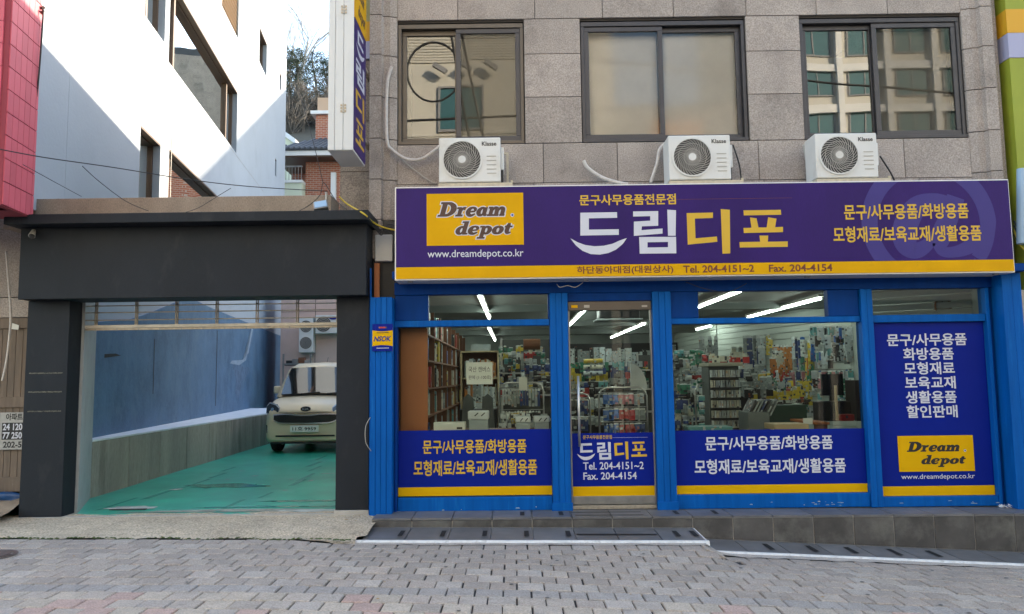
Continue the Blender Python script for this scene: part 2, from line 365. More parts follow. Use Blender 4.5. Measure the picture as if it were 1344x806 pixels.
def glyph(ch, g=0):
    S = lambda p: stroke(p, 5, g)
    if ch == 'D': return rectp(.12, 0, .38, 1, g)+rectp(0, 0, .5, .1, g)+rectp(0, .9, .5, 1, g)+S([(.36, .93, .13), (.58, .90, .18), (.78, .72, .28), (.84, .5, .32), (.78, .28, .28), (.58, .10, .18), (.36, .07, .13)]), 1.06
    if ch == 'r': return rectp(.10, 0, .30, .6, g)+rectp(0, 0, .4, .1, g)+rectp(0, .53, .22, .63, g)+S([(.26, .40, .1), (.36, .55, .15), (.50, .53, .21)]), .58
    if ch == 'e': return S([(.53, .34, .1), (.50, .52, .14), (.34, .60, .11), (.17, .5, .2), (.12, .30, .24), (.19, .11, .2), (.36, .04, .14), (.56, .15, .08)])+S([(.14, .29, .08), (.54, .34, .09)]), .64
    bowl = [(.44, .48, .13), (.31, .58, .12), (.16, .47, .2), (.11, .27, .23), (.19, .09, .18), (.33, .06, .12), (.44, .2, .1)]
    if ch == 'a': return S(bowl)+S([(.47, .62, .22), (.47, .3, .22), (.49, .10, .18), (.64, .07, .1)]), .68
    if ch == 'd': return S(bowl)+rectp(.38, .06, .60, 1, g)+rectp(.26, .91, .5, 1, g)+rectp(.45, 0, .70, .1, g), .72
    if ch == 'm':
        out = rectp(.08, 0, .28, .6, g)+rectp(0, 0, .34, .1, g)+rectp(0, .53, .2, .63, g)
        for dx in (0, .36): out += S([(.24+dx, .40, .1), (.36+dx, .56, .16), (.50+dx, .48, .21), (.52+dx, .25, .21), (.52+dx, .02, .21)])+rectp(.38+dx, 0, .66+dx, .1, g)
        return out, 1.06
    if ch == 'p': return rectp(.14, -.3, .34, .6, g)+rectp(.02, -.34, .44, -.24, g)+rectp(.02, .53, .24, .63, g)+S([(.30, .48, .12), (.42, .58, .12), (.57, .48, .2), (.62, .30, .23), (.55, .10, .18), (.42, .04, .12), (.30, .14, .1)]), .78
    if ch == 'o': return S([(.33, .58, .12), (.17, .48, .2), (.12, .3, .23), (.18, .12, .2), (.33, .04, .12), (.48, .12, .2), (.54, .3, .23), (.49, .48, .2), (.33, .58, .12)]), .68
    if ch == 't': return S([(.22, .84, .12), (.20, .6, .22), (.19, .25, .22), (.26, .08, .16), (.44, .12, .08)])+rectp(.02, .52, .44, .62, g), .5
    if ch == '.': return rectp(.1, 0, .22, .13, g), .4
def slab_word(word, g=0, shear=.24):
    x = 0; out = []
    for c in word:
        if c == ' ': x += .4; continue
        ps, adv = glyph(c, g)
        out += [[(x+u+shear*t, t) for u, t in p] for p in ps]; x += adv
    return out, x
def slab_text(word, x0, x1, z0, h, y, material, parent, g=0, dy=-.00012):
    base, wd = slab_word(word); mnx = min(u for p in base for u, t in p); mxx = max(u for p in base for u, t in p)
    ps, _ = slab_word(word, g); s = (x1-x0)/(mxx-mnx)
    return shape(ps, material, parent, lambda u, t, k: (x0+(u-mnx)*s, y+dy*(k % 8), z0+t*h))
# the four big syllables, drawn from outline points in a 1344x567 picture of the sign
BIG_W = [[(133,165),(335,162),(336,193),(180,196),(180,258),(345,256),(345,287),(133,291)],
         [(78,306),(118,328),(160,343),(210,350),(262,347),(310,336),(350,318),(390,304),(366,338),(330,368),(288,387),(240,396),(190,393),(145,375),(108,345)],
         [(424,158),(562,156),(562,237),(472,240),(470,261),(586,252),(586,280),(428,293),(428,214),(518,209),(518,184),(424,186)],
         [(612,148),(660,152),(658,292),(616,292)],
         [(457,299),(660,298),(662,389),(460,391)]]
HOLE = [(503,328),(616,326),(616,355),(503,357)]
BIG_Y = [[(719,167),(864,164),(864,194),(764,197),(768,306),(886,296),(888,325),(725,341)],
         [(907,145),(957,149),(959,389),(916,391)],
         [(1032,152),(1238,149),(1240,176),(1034,180)],
         [(1068,191),(1104,196),(1114,246),(1160,246),(1168,190),(1214,198),(1206,245),(1250,243),(1250,272),(1034,277),(1032,249),(1076,248)],
         [(1010,327),(1124,325),(1120,291),(1168,291),(1166,325),(1276,323),(1276,353),(1012,357)]]
def big_name(fx, parent, mw, my):
    w_ = BIG_W[:4]+[[(457,299),(660,298),(616,326),(503,328)], [(660,298),(662,389),(616,355),(616,326)], [(662,389),(460,391),(503,357),(616,355)], [(460,391),(457,299),(503,328),(503,357)]]
    shape([p[::-1] for p in w_], mw, parent, fx)
    shape([p[::-1] for p in BIG_Y], my, parent, fx)

# ================================================================== GROUND, STREET, PAVING
def lerp(tab, x):
    if x <= tab[0][0]: return tab[0][1]
    for (a, b), (c, d) in zip(tab, tab[1:]):
        if x <= c:
            t = (x-a)/(c-a); return b+(d-b)*t
    return tab[-1][1]
_ST = [(-60, .9), (-12, .22), (-8, .17), (-3.7, .122), (-1.87, .092), (0, .038), (1.74, -.045), (3.6, -.15), (4.9, -.235), (8, -.43), (20, -1.2), (60, -3.0)]
def zs(x): return (lerp(_ST, x-.35)+lerp(_ST, x)+lerp(_ST, x+.35))/3
def edge_z(x):
    XL_ = -1.46+.405*8
    l = .062-.013*(x+1.4)-.021; r_ = -.083-.0535*(x-2.05)-.026
    t = max(0, min(1, (x-XL_+.02)/.14)); return l*(1-t)+r_*t
def zg(x, y):
    b = zs(x); k = max(0, min(1, (y-6.35)/.9)); k = k*k*(3-2*k); k *= max(0, min(1, (x+2.1)/.6))
    return b+(edge_z(x)-b)*k
def sheet(name, material, xs, ys, fz, parent=None, smooth=True):
    vs = [(x, y, fz(x, y)) for y in ys for x in xs]; nx = len(xs)
    fs = [(j*nx+i, j*nx+i+1, (j+1)*nx+i+1, (j+1)*nx+i) for j in range(len(ys)-1) for i in range(nx-1)]
    return MB().add(vs, fs).build(name, material, parent, smooth=smooth)
XS = [-400, -60, -30, -16]+[-12+i*.8 for i in range(31)]+[16, 30, 60, 400]
structure(sheet('ground', 'ground', XS, [-400, -60, 1.0, 7.4, 60, 400], lambda x, y: zs(x)-.16))
structure(sheet('road', 'asphalt', XS[2:-2], [-6.2, -4, -2, 1.0], lambda x, y: zs(x)-.02))
street = structure(sheet('street', 'sand', [-12+i*.1 for i in range(240)], [.9, 3, 5, 6.2, 6.4, 6.6, 6.8, 7.0, 7.15, 7.32], lambda x, y: zg(x, y)-.016))
street['label'] = 'street paved with grey, pink and beige blocks'
PW, PD = .2, .192
def paver_mesh(mat_i):
    m_ = MB(); a, b, h, c = PW/2-.0050, PD/2-.0068, .03, .006
    m_.add([(-a, -b, -h), (a, -b, -h), (a, b, -h), (-a, b, -h), (-a, -b, -c), (a, -b, -c), (a, b, -c), (-a, b, -c), (-a+c, -b+c, 0), (a-c, -b+c, 0), (a-c, b-c, 0), (-a+c, b-c, 0)],
           [(0, 1, 5, 4), (1, 2, 6, 5), (2, 3, 7, 6), (3, 0, 4, 7), (4, 5, 9, 8), (5, 6, 10, 9), (6, 7, 11, 10), (7, 4, 8, 11), (8, 9, 10, 11)])
    me = bpy.data.meshes.new('paver'); me.from_pydata(m_.v, [], m_.f); me.update(); me.materials.append(PAV[mat_i]); return me
PM = [paver_mesh(i) for i in range(7)]
def pav_colour(row, rr):
    if row == 8: return 3
    if row < 8: return rr.choice([0, 0, 1, 1, 2, 6])
    if row == 9: return rr.choice([5, 5, 0, 2, 6, 2, 5, 4])
    if row == 10: return rr.choice([4, 5, 6, 2, 5, 2])
    if row in (11, 12): return rr.choice([4, 5, 5, 2, 6, 4])
    if row == 13: return 3
    return rr.choice([0, 1, 2, 6])
rr = random.Random(3); n_p = 0; rest = {i: MB() for i in range(7)}; cand = []
for row in range(0, 32):
    y = 7.22-PD*(row+.5)
    for i in range(-52, 56):
        x = i*PW+(row % 2)*PW/2+rr.uniform(-.004, .004)
        if x > 10 or x < -10: continue
        ci = pav_colour(row, rr); vis = y > 4.72 and abs(x)/y < .70
        cand.append((0 if vis else 1, y if vis else abs(x)+(5-y)*.2, x, y, ci, rr.uniform(-.0032, .0032), rr.uniform(-.010, .010)))
cand.sort(key=lambda c: (c[0], c[1]))
for k, (_, _, x, y, ci, dz, tl) in enumerate(cand):
    z = zg(x, y)+dz; sl_ = math.atan((zg(x+.1, y)-zg(x-.1, y))/.2); tl += math.atan((zg(x, y+.08)-zg(x, y-.08))/.16)
    if k < 300:
        o = bpy.data.objects.new('paver', PM[ci]); COL.objects.link(o); o.parent = street; o.location = Vector((x, y, z))-Vector(street.location); o.rotation_euler = (tl, -sl_, rr.uniform(-.006, .006))
    else:
        mm = Matrix.Translation((x, y, z)) @ Matrix.Rotation(-sl_, 4, 'Y') @ Matrix.Rotation(tl, 4, 'X')
        me = PM[ci]; rest[ci].add([tuple(mm @ v.co) for v in me.vertices], [tuple(p.vertices) for p in me.polygons])
for ci, b in rest.items():
    if b.v: stuff(b.build('paver_field', PAV[ci], street))
# mortar between paving and the tiled step, rough grey edge
ed = MB()
xs_ = [-1.60+i*.12 for i in range(100)]
for i in range(len(xs_)-1):
    x0, x1 = xs_[i], xs_[i+1]
    if x1 > 9.5: break
    a = 7.20+.018*math.sin(x0*23)+.012*math.sin(x0*61); b = 7.20+.018*math.sin(x1*23)+.012*math.sin(x1*61)
    ed.add([(x0, a, zg(x0, 7.2)+.005), (x1, b, zg(x1, 7.2)+.005), (x1, 7.34, zg(x1, 7.34)+.008), (x0, 7.34, zg(x0, 7.34)+.008)], [(0, 1, 2, 3)])
structure(ed.build('paving_edge', PAV[6]))
# manhole cover at the left edge
mh = empty('manhole_cover', (-4.42, 6.55, zs(-4.42)), 'round rusty manhole cover set in the grey paving near the garage', 'manhole cover')
m_ = MB()
for r0, r1, zz in ((0.0, .15, .010), (.165, .20, .008)):
    pts0 = [(-4.42+r0*math.cos(t*R(12)), 6.55+r0*math.sin(t*R(12))) for t in range(30)]; pts1 = [(-4.42+r1*math.cos(t*R(12)), 6.55+r1*math.sin(t*R(12))) for t in range(30)]
    k = len(m_.v)
    for i in range(30):
        j = (i+1) % 30; z0 = zs(-4.42)+zz
        m_.add([(*pts0[i], z0), (*pts1[i], z0), (*pts1[j], z0), (*pts0[j], z0)], [(0, 1, 2, 3)])
mk('rust', (.13, .085, .07), .7, var=.3, vs=30, bump=.5, bs=60)
m_.build('cover', 'rust', mh); 
# apron of rough concrete in front of the garage
def apz(x, y):
    t = max(0, min(1, (y-7.24)/.30)); t = t*t*(3-2*t)
    base = zs(x)-.012+(.158-zs(x)+.012)*(.35*t+.65*max(0, (y-7.24)/1.1))
    return base+.007*math.sin(x*7+y*5)*math.sin(y*11+x*2)+.004*math.sin(x*31)*math.sin(y*29)
def apx(x, y):                                      # right end curves back towards the post
    return x
ap = MB(); nx, ny = 90, 22
for j in range(ny+1):
    y = 7.24+1.12*j/ny
    xr = -1.42 if y > 7.36 else -1.50
    for i in range(nx+1):
        x = -5.55+(xr+5.55)*i/nx; yy = y
        if j == 0: yy = y+.03*math.sin(x*9)+.018*math.sin(x*27)
        z = max(apz(x, y), zg(x, y)+.004) if j else zg(x, y)+.002
        ap.v.append((x, yy, z))
for j in range(ny):
    for i in range(nx): a = j*(nx+1)+i; ap.f.append((a, a+1, a+nx+2, a+nx+1))
structure(ap.build('concrete_apron', 'apron', smooth=True))
# earth and the crumbled concrete at the far left
structure(sheet('dirt_verge', 'dirt', [-9+i*.12 for i in range(32)], [7.25+i*.09 for i in range(18)],
    lambda x, y: zs(x)-.01+max(0, y-7.4)*.16+.035*math.sin(x*6+y*4)*math.sin(y*7)+.015*math.sin(x*19)*math.sin(y*23)))
mo = MB(); rm = random.Random(5)
for i in range(230):
    x = rm.uniform(-5.6, -1.5); y = 7.235+.03*math.sin(x*9)+rm.uniform(-.02, .03); r = rm.uniform(.006, .02)
    z = zs(x)+.003
    mo.add([(x-r, y-r*.6, z), (x+r, y-r*.7, z), (x+r*.8, y+r*.6, z+.004), (x-r*.9, y+r*.5, z+.004), (x, y, z+r*.6)], [(0, 1, 4), (1, 2, 4), (2, 3, 4), (3, 0, 4)])
tag(stuff(mo.build('moss', 'moss')), 'dark moss and grit along the front edge of the concrete apron', 'moss')

# parking bay floor
def pfz(x, y): return .152+.006*(y-8.25)+(0 if y > 8.4 else 0)+.003*math.sin(x*3+y*2)
structure(sheet('parking_floor', 'green_floor', [-6.9+i*.25 for i in range(22)], [8.22+i*.35 for i in range(40)], pfz))
mk('tape', (.12, .115, .09), .8, var=.4, vs=25, dirt=((.03, .03, .03), .52, .62, 30))
mk('worn', (.27, .29, .24), .7, var=.3, vs=5, bump=.3, bs=30, fine=.15, fs=60)
mk('worn_pale', (.42, .45, .41), .7, var=.3, vs=8)
def patch(name, pts, material, z_off=.004, label=None):
    m_ = MB(); m_.add([(x, y, pfz(x, y)+z_off) for x, y in pts], [tuple(range(len(pts)))]); o = m_.build(name, material); structure(o); 
    return o
rp = random.Random(21)
def blob(cx, cy, rx, ry, n=18, j=.3):
    return [(cx+rx*math.cos(2*math.pi*i/n)*(1+rp.uniform(-j, j)), cy+ry*math.sin(2*math.pi*i/n)*(1+rp.uniform(-j, j))) for i in range(n)]
patch('worn_paint', blob(-3.1, 8.50, 1.0, .09), 'worn')
patch('worn_paint', blob(-2.25, 8.42, .35, .07), 'worn_pale', .008)
patch('worn_paint', blob(-4.3, 8.75, .28, .13), 'worn_pale')
for _ in range(12): patch('worn_paint', blob(rp.uniform(-4.6, -2.2), rp.uniform(8.9, 12.5), rp.uniform(.03, .09), rp.uniform(.02, .06)), 'worn_pale')
mk('tyre_mark', (.022, .25, .175), .45, var=.3, vs=6)
for cx_ in (-3.25, -4.65):
    for k in range(7):
        y_ = 8.9+k*.8+rp.uniform(-.2, .2); L0 = rp.uniform(.25, .5); w0_ = rp.uniform(.02, .06); off = .25*math.sin(k*.7)
        if cx_+off < -4.7: continue
        patch('tyre_mark', [(cx_+off-w0_, y_-L0), (cx_+off+w0_*.6, y_-L0*.8), (cx_+off+w0_, y_+L0), (cx_+off-w0_*.5, y_+L0*.9)], 'tyre_mark', .003)
mk('wet', (.03, .30, .22), .06, spec=.8)
patch('damp_patch', blob(-2.55, 9.1, .55, .07, j=.4), 'wet', .0035); patch('damp_patch', blob(-2.8, 8.72, .7, .05, j=.4), 'wet', .0036); patch('damp_patch', blob(-3.9, 10.4, .5, .2, j=.4), 'wet', .0037)
g_ = B('drain_grate', 'ac_dark', -4.52, -4.12, 8.62, 8.67, .157, .163); structure(g_)
B('threshold_strip', 'plinth', -4.80, -1.91, 8.17, 8.215, .10, .166)['kind'] = 'structure'

# ================================================================== TILED STEPS
steps = empty('tiled_step', (1.9, 7.6, .0), 'dark grey tiled two-level step running under the shopfront', 'step')
ZT = lambda x: .164-.0045*(x+1.4)                   # top of the upper step
B('core', 'grout', -1.44, 9.2, 7.868, 8.6, -.60, .128, steps)
def quad_tile(name, material, pts_top, thick, parent, up):
    """a tile given by four corners and a thickness along up"""
    u = Vector(up)*thick; a = [Vector(p) for p in pts_top]; b = [p-u for p in a]
    MB().add([tuple(p) for p in a+b], [(0, 1, 2, 3), (7, 6, 5, 4), (0, 4, 5, 1), (1, 5, 6, 2), (2, 6, 7, 3), (3, 7, 4, 0)]).build(name, material, parent)
TW = .405; G = .0048
x = -1.46; i = 0
YE, YB = 7.86, 8.29
FZL = lambda x: .078-.013*(x+1.4)                    # lower tread, left flight (back edge)
FRONT_L = lambda x: .062-.013*(x+1.4)
def low_r(x): return -.083-.0535*(x-2.05)
while x < 9.0:
    x1 = min(x+TW, 9.2)
    quad_tile('tile', 'tile', [(x+G, YE, ZT(x)), (x1-G, YE, ZT(x1)), (x1-G, YB, ZT(x1)), (x+G, YB, ZT(x))], .02, steps, (0, 0, 1))
    left = x1 < 2.05
    zb0, zb1 = (FZL(x), FZL(x1)) if left else (low_r(x), low_r(x1))
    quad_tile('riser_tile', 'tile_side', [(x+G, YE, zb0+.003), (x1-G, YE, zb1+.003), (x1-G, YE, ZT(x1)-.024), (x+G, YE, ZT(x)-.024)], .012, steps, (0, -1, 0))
    if left:
        quad_tile('tread_tile', 'tile', [(x+G, 7.33, FRONT_L(x)), (x1-G, 7.33, FRONT_L(x1)), (x1-G, YE-.004, FZL(x1)), (x+G, YE-.004, FZL(x))], .018, steps, (0, 0, 1))
    else:
        quad_tile('tread_tile', 'tile', [(x+G, 7.36, low_r(x)-.006), (x1-G, 7.36, low_r(x1)-.006), (x1-G, YE-.004, low_r(x1)), (x+G, YE-.004, low_r(x))], .018, steps, (0, 0, 1))
    x = x1; i += 1
XL = -1.46+TW*8                                      # where the left flight ends
mm = MB().add([(-1.46, 7.332, -.3), (XL, 7.332, -.3), (XL, 7.332, FRONT_L(XL)-.02), (-1.46, 7.332, FRONT_L(-1.46)-.02), (-1.46, YE+.02, -.3), (XL, YE+.02, -.3), (XL, YE+.02, FZL(XL)-.02), (-1.46, YE+.02, FZL(-1.46)-.02)],
    [(0, 1, 2, 3), (1, 5, 6, 2), (4, 0, 3, 7), (3, 2, 6, 7)]); mm.build('bed', 'grout', steps)
mm = MB().add([(XL, 7.362, -1.), (9.2, 7.362, -1.), (9.2, 7.362, low_r(9.2)-.03), (XL, 7.362, low_r(XL)-.03), (XL, YE+.02, -1.), (9.2, YE+.02, -1.), (9.2, YE+.02, low_r(9.2)-.022), (XL, YE+.02, low_r(XL)-.022)],
    [(0, 1, 2, 3), (1, 5, 6, 2), (4, 0, 3, 7), (3, 2, 6, 7)]); mm.build('bed', 'grout', steps)
# white mortar line at the foot
for (xa, xb, f, yf) in ((-1.52, XL+.02, lambda x: FRONT_L(x)+.002, 7.325), (XL-.0, 9.2, lambda x: low_r(x)-.004, 7.355)):
    mm = MB(); n = 40
    for k in range(n):
        a = xa+(xb-xa)*k/n; b = xa+(xb-xa)*(k+1)/n
        ja = .006*math.sin(a*31)+.005*math.sin(a*83); jb = .006*math.sin(b*31)+.005*math.sin(b*83)
        mm.add([(a, yf-.055+ja, zg(a, 7.3)-.01), (b, yf-.055+jb, zg(b, 7.3)-.01), (b, yf-.030+jb, f(b)), (a, yf-.030+ja, f(a)), (b, yf, f(b)), (a, yf, f(a))], [(0, 1, 2, 3), (3, 2, 4, 5)])
    mm.build('mortar_line', 'mortar', steps)
mm = MB().add([(XL-.004, 7.27, -.2), (XL+.05, 7.27, -.2), (XL+.05, 7.8, -.2), (XL-.004, 7.8, -.2), (XL-.004, 7.30, .018), (XL+.012, 7.30, .018), (XL+.012, YE, .032), (XL-.004, YE, .032)],
    [(0, 1, 5, 4), (1, 2, 6, 5), (4, 5, 6, 7)]); mm.build('mortar_line', 'mortar', steps)
# anti-slip strips
def strip_on(x, fz, y0, y1, wd=.045, skew=0):
    q = MB().add([(x, y0, fz(x)+.004), (x+wd, y0, fz(x)+.004), (x+wd+skew, y1, fz(x)+.005), (x+skew, y1, fz(x)+.005)], [(0, 1, 2, 3)])
    q.build('anti_slip_strip', 'black_strip', steps)
treadL = lambda x: .072-.013*(x+1.4)
for k in range(5): strip_on(-1.46+TW*(k+1)-.085, treadL, 7.45, 7.70)
for xx in (1.53, 1.69): strip_on(xx if xx < 1.6 else 1.70, treadL, 7.45, 7.70)
MB().add([(.58, 7.52, treadL(.58)+.004), (1.36, 7.52, treadL(1.36)+.004), (1.36, 7.56, treadL(1.36)+.004), (.58, 7.56, treadL(.58)+.004)], [(0, 1, 2, 3)]).build('anti_slip_strip', 'black_strip', steps)
for k in (0, 1, 2, 3, 4):
    strip_on(2.42+.40*k+.02*(k % 2), lambda x: low_r(x)-.002, 7.46, 7.72, .05)
for xx in (.04, .44, 1.63, 2.03): strip_on(xx, ZT, 7.96, 8.16)
for yy in (7.93, 8.1): MB().add([(.60+(yy-7.93)*-.3, yy, ZT(.6)+.003), (1.30, yy, ZT(1.3)+.003), (1.30, yy+.03, ZT(1.3)+.003), (.60, yy+.03, ZT(.6)+.003)], [(0, 1, 2, 3)]).build('anti_slip_strip', 'black_strip', steps)

# ================================================================== STONE BUILDING OVER THE SHOP
FY = 8.45                                           # face of the granite
bld = empty('shop_building', (2.0, 12, 0), 'brown granite building with three dark windows above the purple shop sign', 'building')
ROOF = 6.98
# backing walls: front, with holes for the windows
WINS = [(-1.30, .158), (.808, 2.712), (3.335, 5.195)]
WZ0, WZ1 = 4.215, 5.665
core = MB()
core.box(-1.62, 5.60, FY+.03, FY+.30, 2.62, WZ0); core.box(-1.62, 5.60, FY+.03, FY+.30, WZ1, ROOF)
xx = -1.62
for a, b in WINS: core.box(xx, a, FY+.03, FY+.30, WZ0, WZ1); xx = b
core.box(xx, 5.60, FY+.03, FY+.30, WZ0, WZ1)
core.box(-1.98, -1.62, FY+.17, FY+.30, 0, 5.32); core.box(-1.98, -1.62, FY+.17, FY+.30, 5.32, ROOF)
core.build('wall', 'joint', bld)
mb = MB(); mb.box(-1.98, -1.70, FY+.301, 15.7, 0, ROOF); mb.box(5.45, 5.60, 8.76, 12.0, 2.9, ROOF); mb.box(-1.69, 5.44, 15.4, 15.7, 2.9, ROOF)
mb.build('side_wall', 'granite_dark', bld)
B('roof', 'asphalt', -1.98, 5.60, FY+.31, 15.7, ROOF+.002, ROOF+.2, bld)
B('rear_wall', 'granite_dark', -1.98, 6.2, 21.2, 21.5, 0, 3.2, bld); B('rear_roof', 'asphalt', -1.98, 6.2, 15.72, 21.5, 3.2, 3.4, bld)
def panel(x0, x1, z0, z1, y=FY, mat_='granite'):
    B('stone_panel', mat_, x0+.004, x1-.004, y, y+.028, z0+.004, z1-.004, bld)
rows = [(3.34, 3.755), (3.755, 4.215)]
# course heights beside the windows
CZ = [4.215, 4.755, 5.265, WZ1+.02]
for a, b in ((.158, .808), (2.712, 3.335)):
    for z0, z1 in zip(CZ, CZ[1:]): panel(a, b, z0, z1)
a_ = [-1.13, .27, 1.10, 1.95, 2.80, 3.35, 4.20, 5.30]
for k, (xa, xb) in enumerate(zip([-1.30, -.45, .36, 1.20, 2.05, 2.80, 3.62, 4.45], [-.45, .36, 1.20, 2.05, 2.80, 3.62, 4.45, 5.20])): panel(xa, xb, 3.755, 4.213)
for xa, xb in zip([-1.30, -.62, .25, 1.15, 2.0, 2.85, 3.7, 4.6], [-.62, .25, 1.15, 2.0, 2.85, 3.7, 4.6, 5.20]): panel(xa, xb, 3.34, 3.755)
for xa, xb in zip([-1.30, -.60, .29, 1.07, 1.89, 2.73, 3.54, 4.36, 5.20], [-.60, .29, 1.07, 1.89, 2.73, 3.54, 4.36, 5.20, 5.21][:8]): panel(xa, xb, 5.687, 6.35)
for xa, xb in zip([-1.30, -.2, .8, 1.6, 2.5, 3.3, 4.1], [-.2, .8, 1.6, 2.5, 3.3, 4.1, 5.20]): panel(xa, xb, 6.35, ROOF)
# pilasters with a moulded profile, both ends
def pilaster(xs, dirn):
    CC = [2.9, 3.34, 3.80, 4.27, 4.76, 5.25, 5.72, 6.35, ROOF]
    prof = [(0, 0), (.075, -.035), (.15, -.035), (.165, -.09), (.30, -.09), (.30, .05), (0, .05)]
    for z0, z1 in zip(CC, CC[1:]):
        pts = [((xs+dirn*u), FY+v) for u, v in prof]
        if dirn < 0: pts = pts[::-1]
        MB().hprism(pts, z0+.004, z1-.004).build('stone_panel', 'granite', bld, bevel=.003, seg=1)
pilaster(-1.30, -1); pilaster(5.20, 1)
for x0_, x1_ in ((5.50, 5.60),): panel(x0_, x1_, 2.9, ROOF)
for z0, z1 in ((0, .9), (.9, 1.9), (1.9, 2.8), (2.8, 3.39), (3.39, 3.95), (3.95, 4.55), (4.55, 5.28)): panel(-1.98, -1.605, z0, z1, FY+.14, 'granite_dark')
for z0, z1, mm_ in ((5.29, 5.50, 'lavender'), (5.50, 5.74, 'orange_band'), (5.74, ROOF, 'olive')): B('painted_band', mm_, -1.98, -1.602, FY+.12, FY+.168, z0, z1, bld)
# wall behind the sign/shop frame
B('lintel', 'joint', -1.60, 5.60, FY-.02, FY+.028, 2.62, 3.336, bld)

def upper_window(k):
    a, b = WINS[k]; mid = a+(b-a)*(.46 if k == 0 else .475 if k == 1 else .455)
    W = empty('window', (a, FY, WZ0)); W.parent = bld; W.location = Vector((a, FY, WZ0))-wpos(bld)
    fm = 'win_frame' if k else 'win_frame2'
    f = .045
    mb = MB(); mb.box(a+.006, b-.006, FY+.03, FY+.13, WZ1-f-.02, WZ1-.012); mb.box(a+.006, b-.006, FY+.015, FY+.13, WZ0+.006, WZ0+f)
    mb.box(a+.006, a+f, FY+.03, FY+.13, WZ0+f, WZ1-f-.02); mb.box(b-f, b-.006, FY+.03, FY+.13, WZ0+f, WZ1-f-.02); mb.build('frame', fm, W, bevel=.004)
    def sash(x0, x1, y, nm):
        s = MB(); t = .055; z0, z1 = WZ0+f+.004, WZ1-f-.024
        s.box(x0, x1, y, y+.035, z0, z0+t); s.box(x0, x1, y, y+.035, z1-t, z1); s.box(x0, x0+t, y, y+.035, z0+t, z1-t); s.box(x1-t, x1, y, y+.035, z0+t, z1-t)
        s.build('sash', nm, W, bevel=.004)
        return x0+t, x1-t, z0+t, z1-t
    front_right = k in (0, 2)
    y1, y2 = FY+.045, FY+.09
    if front_right: L_ = sash(a+f, mid+.04, y2, fm); Rr = sash(mid, b-f, y1, 'win_frame')
    else: L_ = sash(a+f, mid+.05, y1, fm); Rr = sash(mid-.01, b-f, y2, fm)
    gl = [(GL_UP, GL_SCREEN), (GL_BLIND, GL_BLIND), (GL_UP, GL_SCREEN)][k]
    for (x0, x1, z0, z1), y, g in ((L_, y2 if front_right else y1, gl[0]), (Rr, y1 if front_right else y2, gl[1])):
        MB().add([(x0, y+.018, z0), (x1, y+.018, z0), (x1, y+.018, z1), (x0, y+.018, z1)], [(0, 1, 2, 3)]).build('pane', g, W)
    if k == 1:
        bl = MB(); n = 84
        for i in range(n):
            z = WZ0+.06+(WZ1-WZ0-.12)*i/n; bl.add([(a+.05, FY+.17, z), (b-.05, FY+.17, z), (b-.05, FY+.176, z+.021), (a+.05, FY+.176, z+.021)], [(0, 1, 2, 3)])
        bl.build('blind', 'blind', W)
    else:
        x0, x1, z0, z1 = Rr
        MB().add([(x0, FY+.16, z0), (x1, FY+.16, z0), (x1, FY+.16, z1), (x0, FY+.16, z1)], [(0, 1, 2, 3)]).build('insect_screen', 'screen', W)
    mb = MB(); mb.box(a+.01, b-.01, 9.6, 9.62, WZ0, WZ1); mb.build('curtain_or_dark_room', 'room_dark', W)  # dark sheet standing in for the unlit room behind the panes
for k in range(3): upper_window(k)
B('inner_floor', 'room_dark', -1.69, 5.44, 8.76, 15.39, 3.95, 4.05, bld)

# ================================================================== BLUE SHOPFRONT
shop = empty('shopfront', (2.0, 8.3, .17), 'blue painted shopfront with glass door, transoms and printed window films', 'shopfront')
SY = 8.33                                           # glass plane
def bb(name, x0, x1, y0, y1, z0, z1, m_='blue_wood', bv=.005): return B(name, m_, x0, x1, y0, y1, z0, z1, shop, bv)
bz = .150
# header, split round the transoms
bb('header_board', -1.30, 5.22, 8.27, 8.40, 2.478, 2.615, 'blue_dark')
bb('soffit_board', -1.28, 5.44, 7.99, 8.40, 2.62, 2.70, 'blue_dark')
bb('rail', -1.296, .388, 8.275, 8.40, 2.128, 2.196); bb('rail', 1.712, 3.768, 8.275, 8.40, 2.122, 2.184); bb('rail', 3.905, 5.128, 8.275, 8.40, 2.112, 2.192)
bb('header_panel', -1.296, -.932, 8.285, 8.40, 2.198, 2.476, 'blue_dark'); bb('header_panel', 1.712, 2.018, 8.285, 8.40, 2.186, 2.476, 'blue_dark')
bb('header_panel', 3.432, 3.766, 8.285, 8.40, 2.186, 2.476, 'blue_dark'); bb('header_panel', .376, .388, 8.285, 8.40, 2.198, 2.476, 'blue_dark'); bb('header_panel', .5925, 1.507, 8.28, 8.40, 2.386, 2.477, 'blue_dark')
bb('base_board', -1.262, .388, 8.27, 8.40, bz+.008, .300); bb('base_board', 1.712, 3.768, 8.27, 8.40, bz, .296); bb('base_board', 3.905, 5.13, 8.27, 8.40, bz-.006, .250)
def grooved_post(x0, x1, y0, y1, z0, z1, n, foot=True, m_='blue_wood'):
    w_ = (x1-x0)/n; p = MB()
    for i in range(n): p.box(x0+i*w_+.0013, x0+(i+1)*w_-.0013, y0+(.006 if i % 2 else 0), y1, z0, z1)
    p.box(x0+.004, x1-.004, y0+.012, y1-.004, z0+.003, z1-.003)
    o = p.build('post', m_, shop, bevel=.003, seg=1)
    if foot: bb('post_foot', x0-.012, x1+.012, y0-.014, y0+.0, z0, z0+.085, m_, .003)
grooved_post(.391, .590, 8.235, 8.40, bz+.005, 2.476, 3); grooved_post(1.508, 1.710, 8.235, 8.40, bz, 2.476, 3)
grooved_post(3.771, 3.902, 8.245, 8.40, bz-.004, 2.476, 2, False)
grooved_post(5.133, 5.172, 8.26, 8.40, bz-.01, 2.476, 1, False)
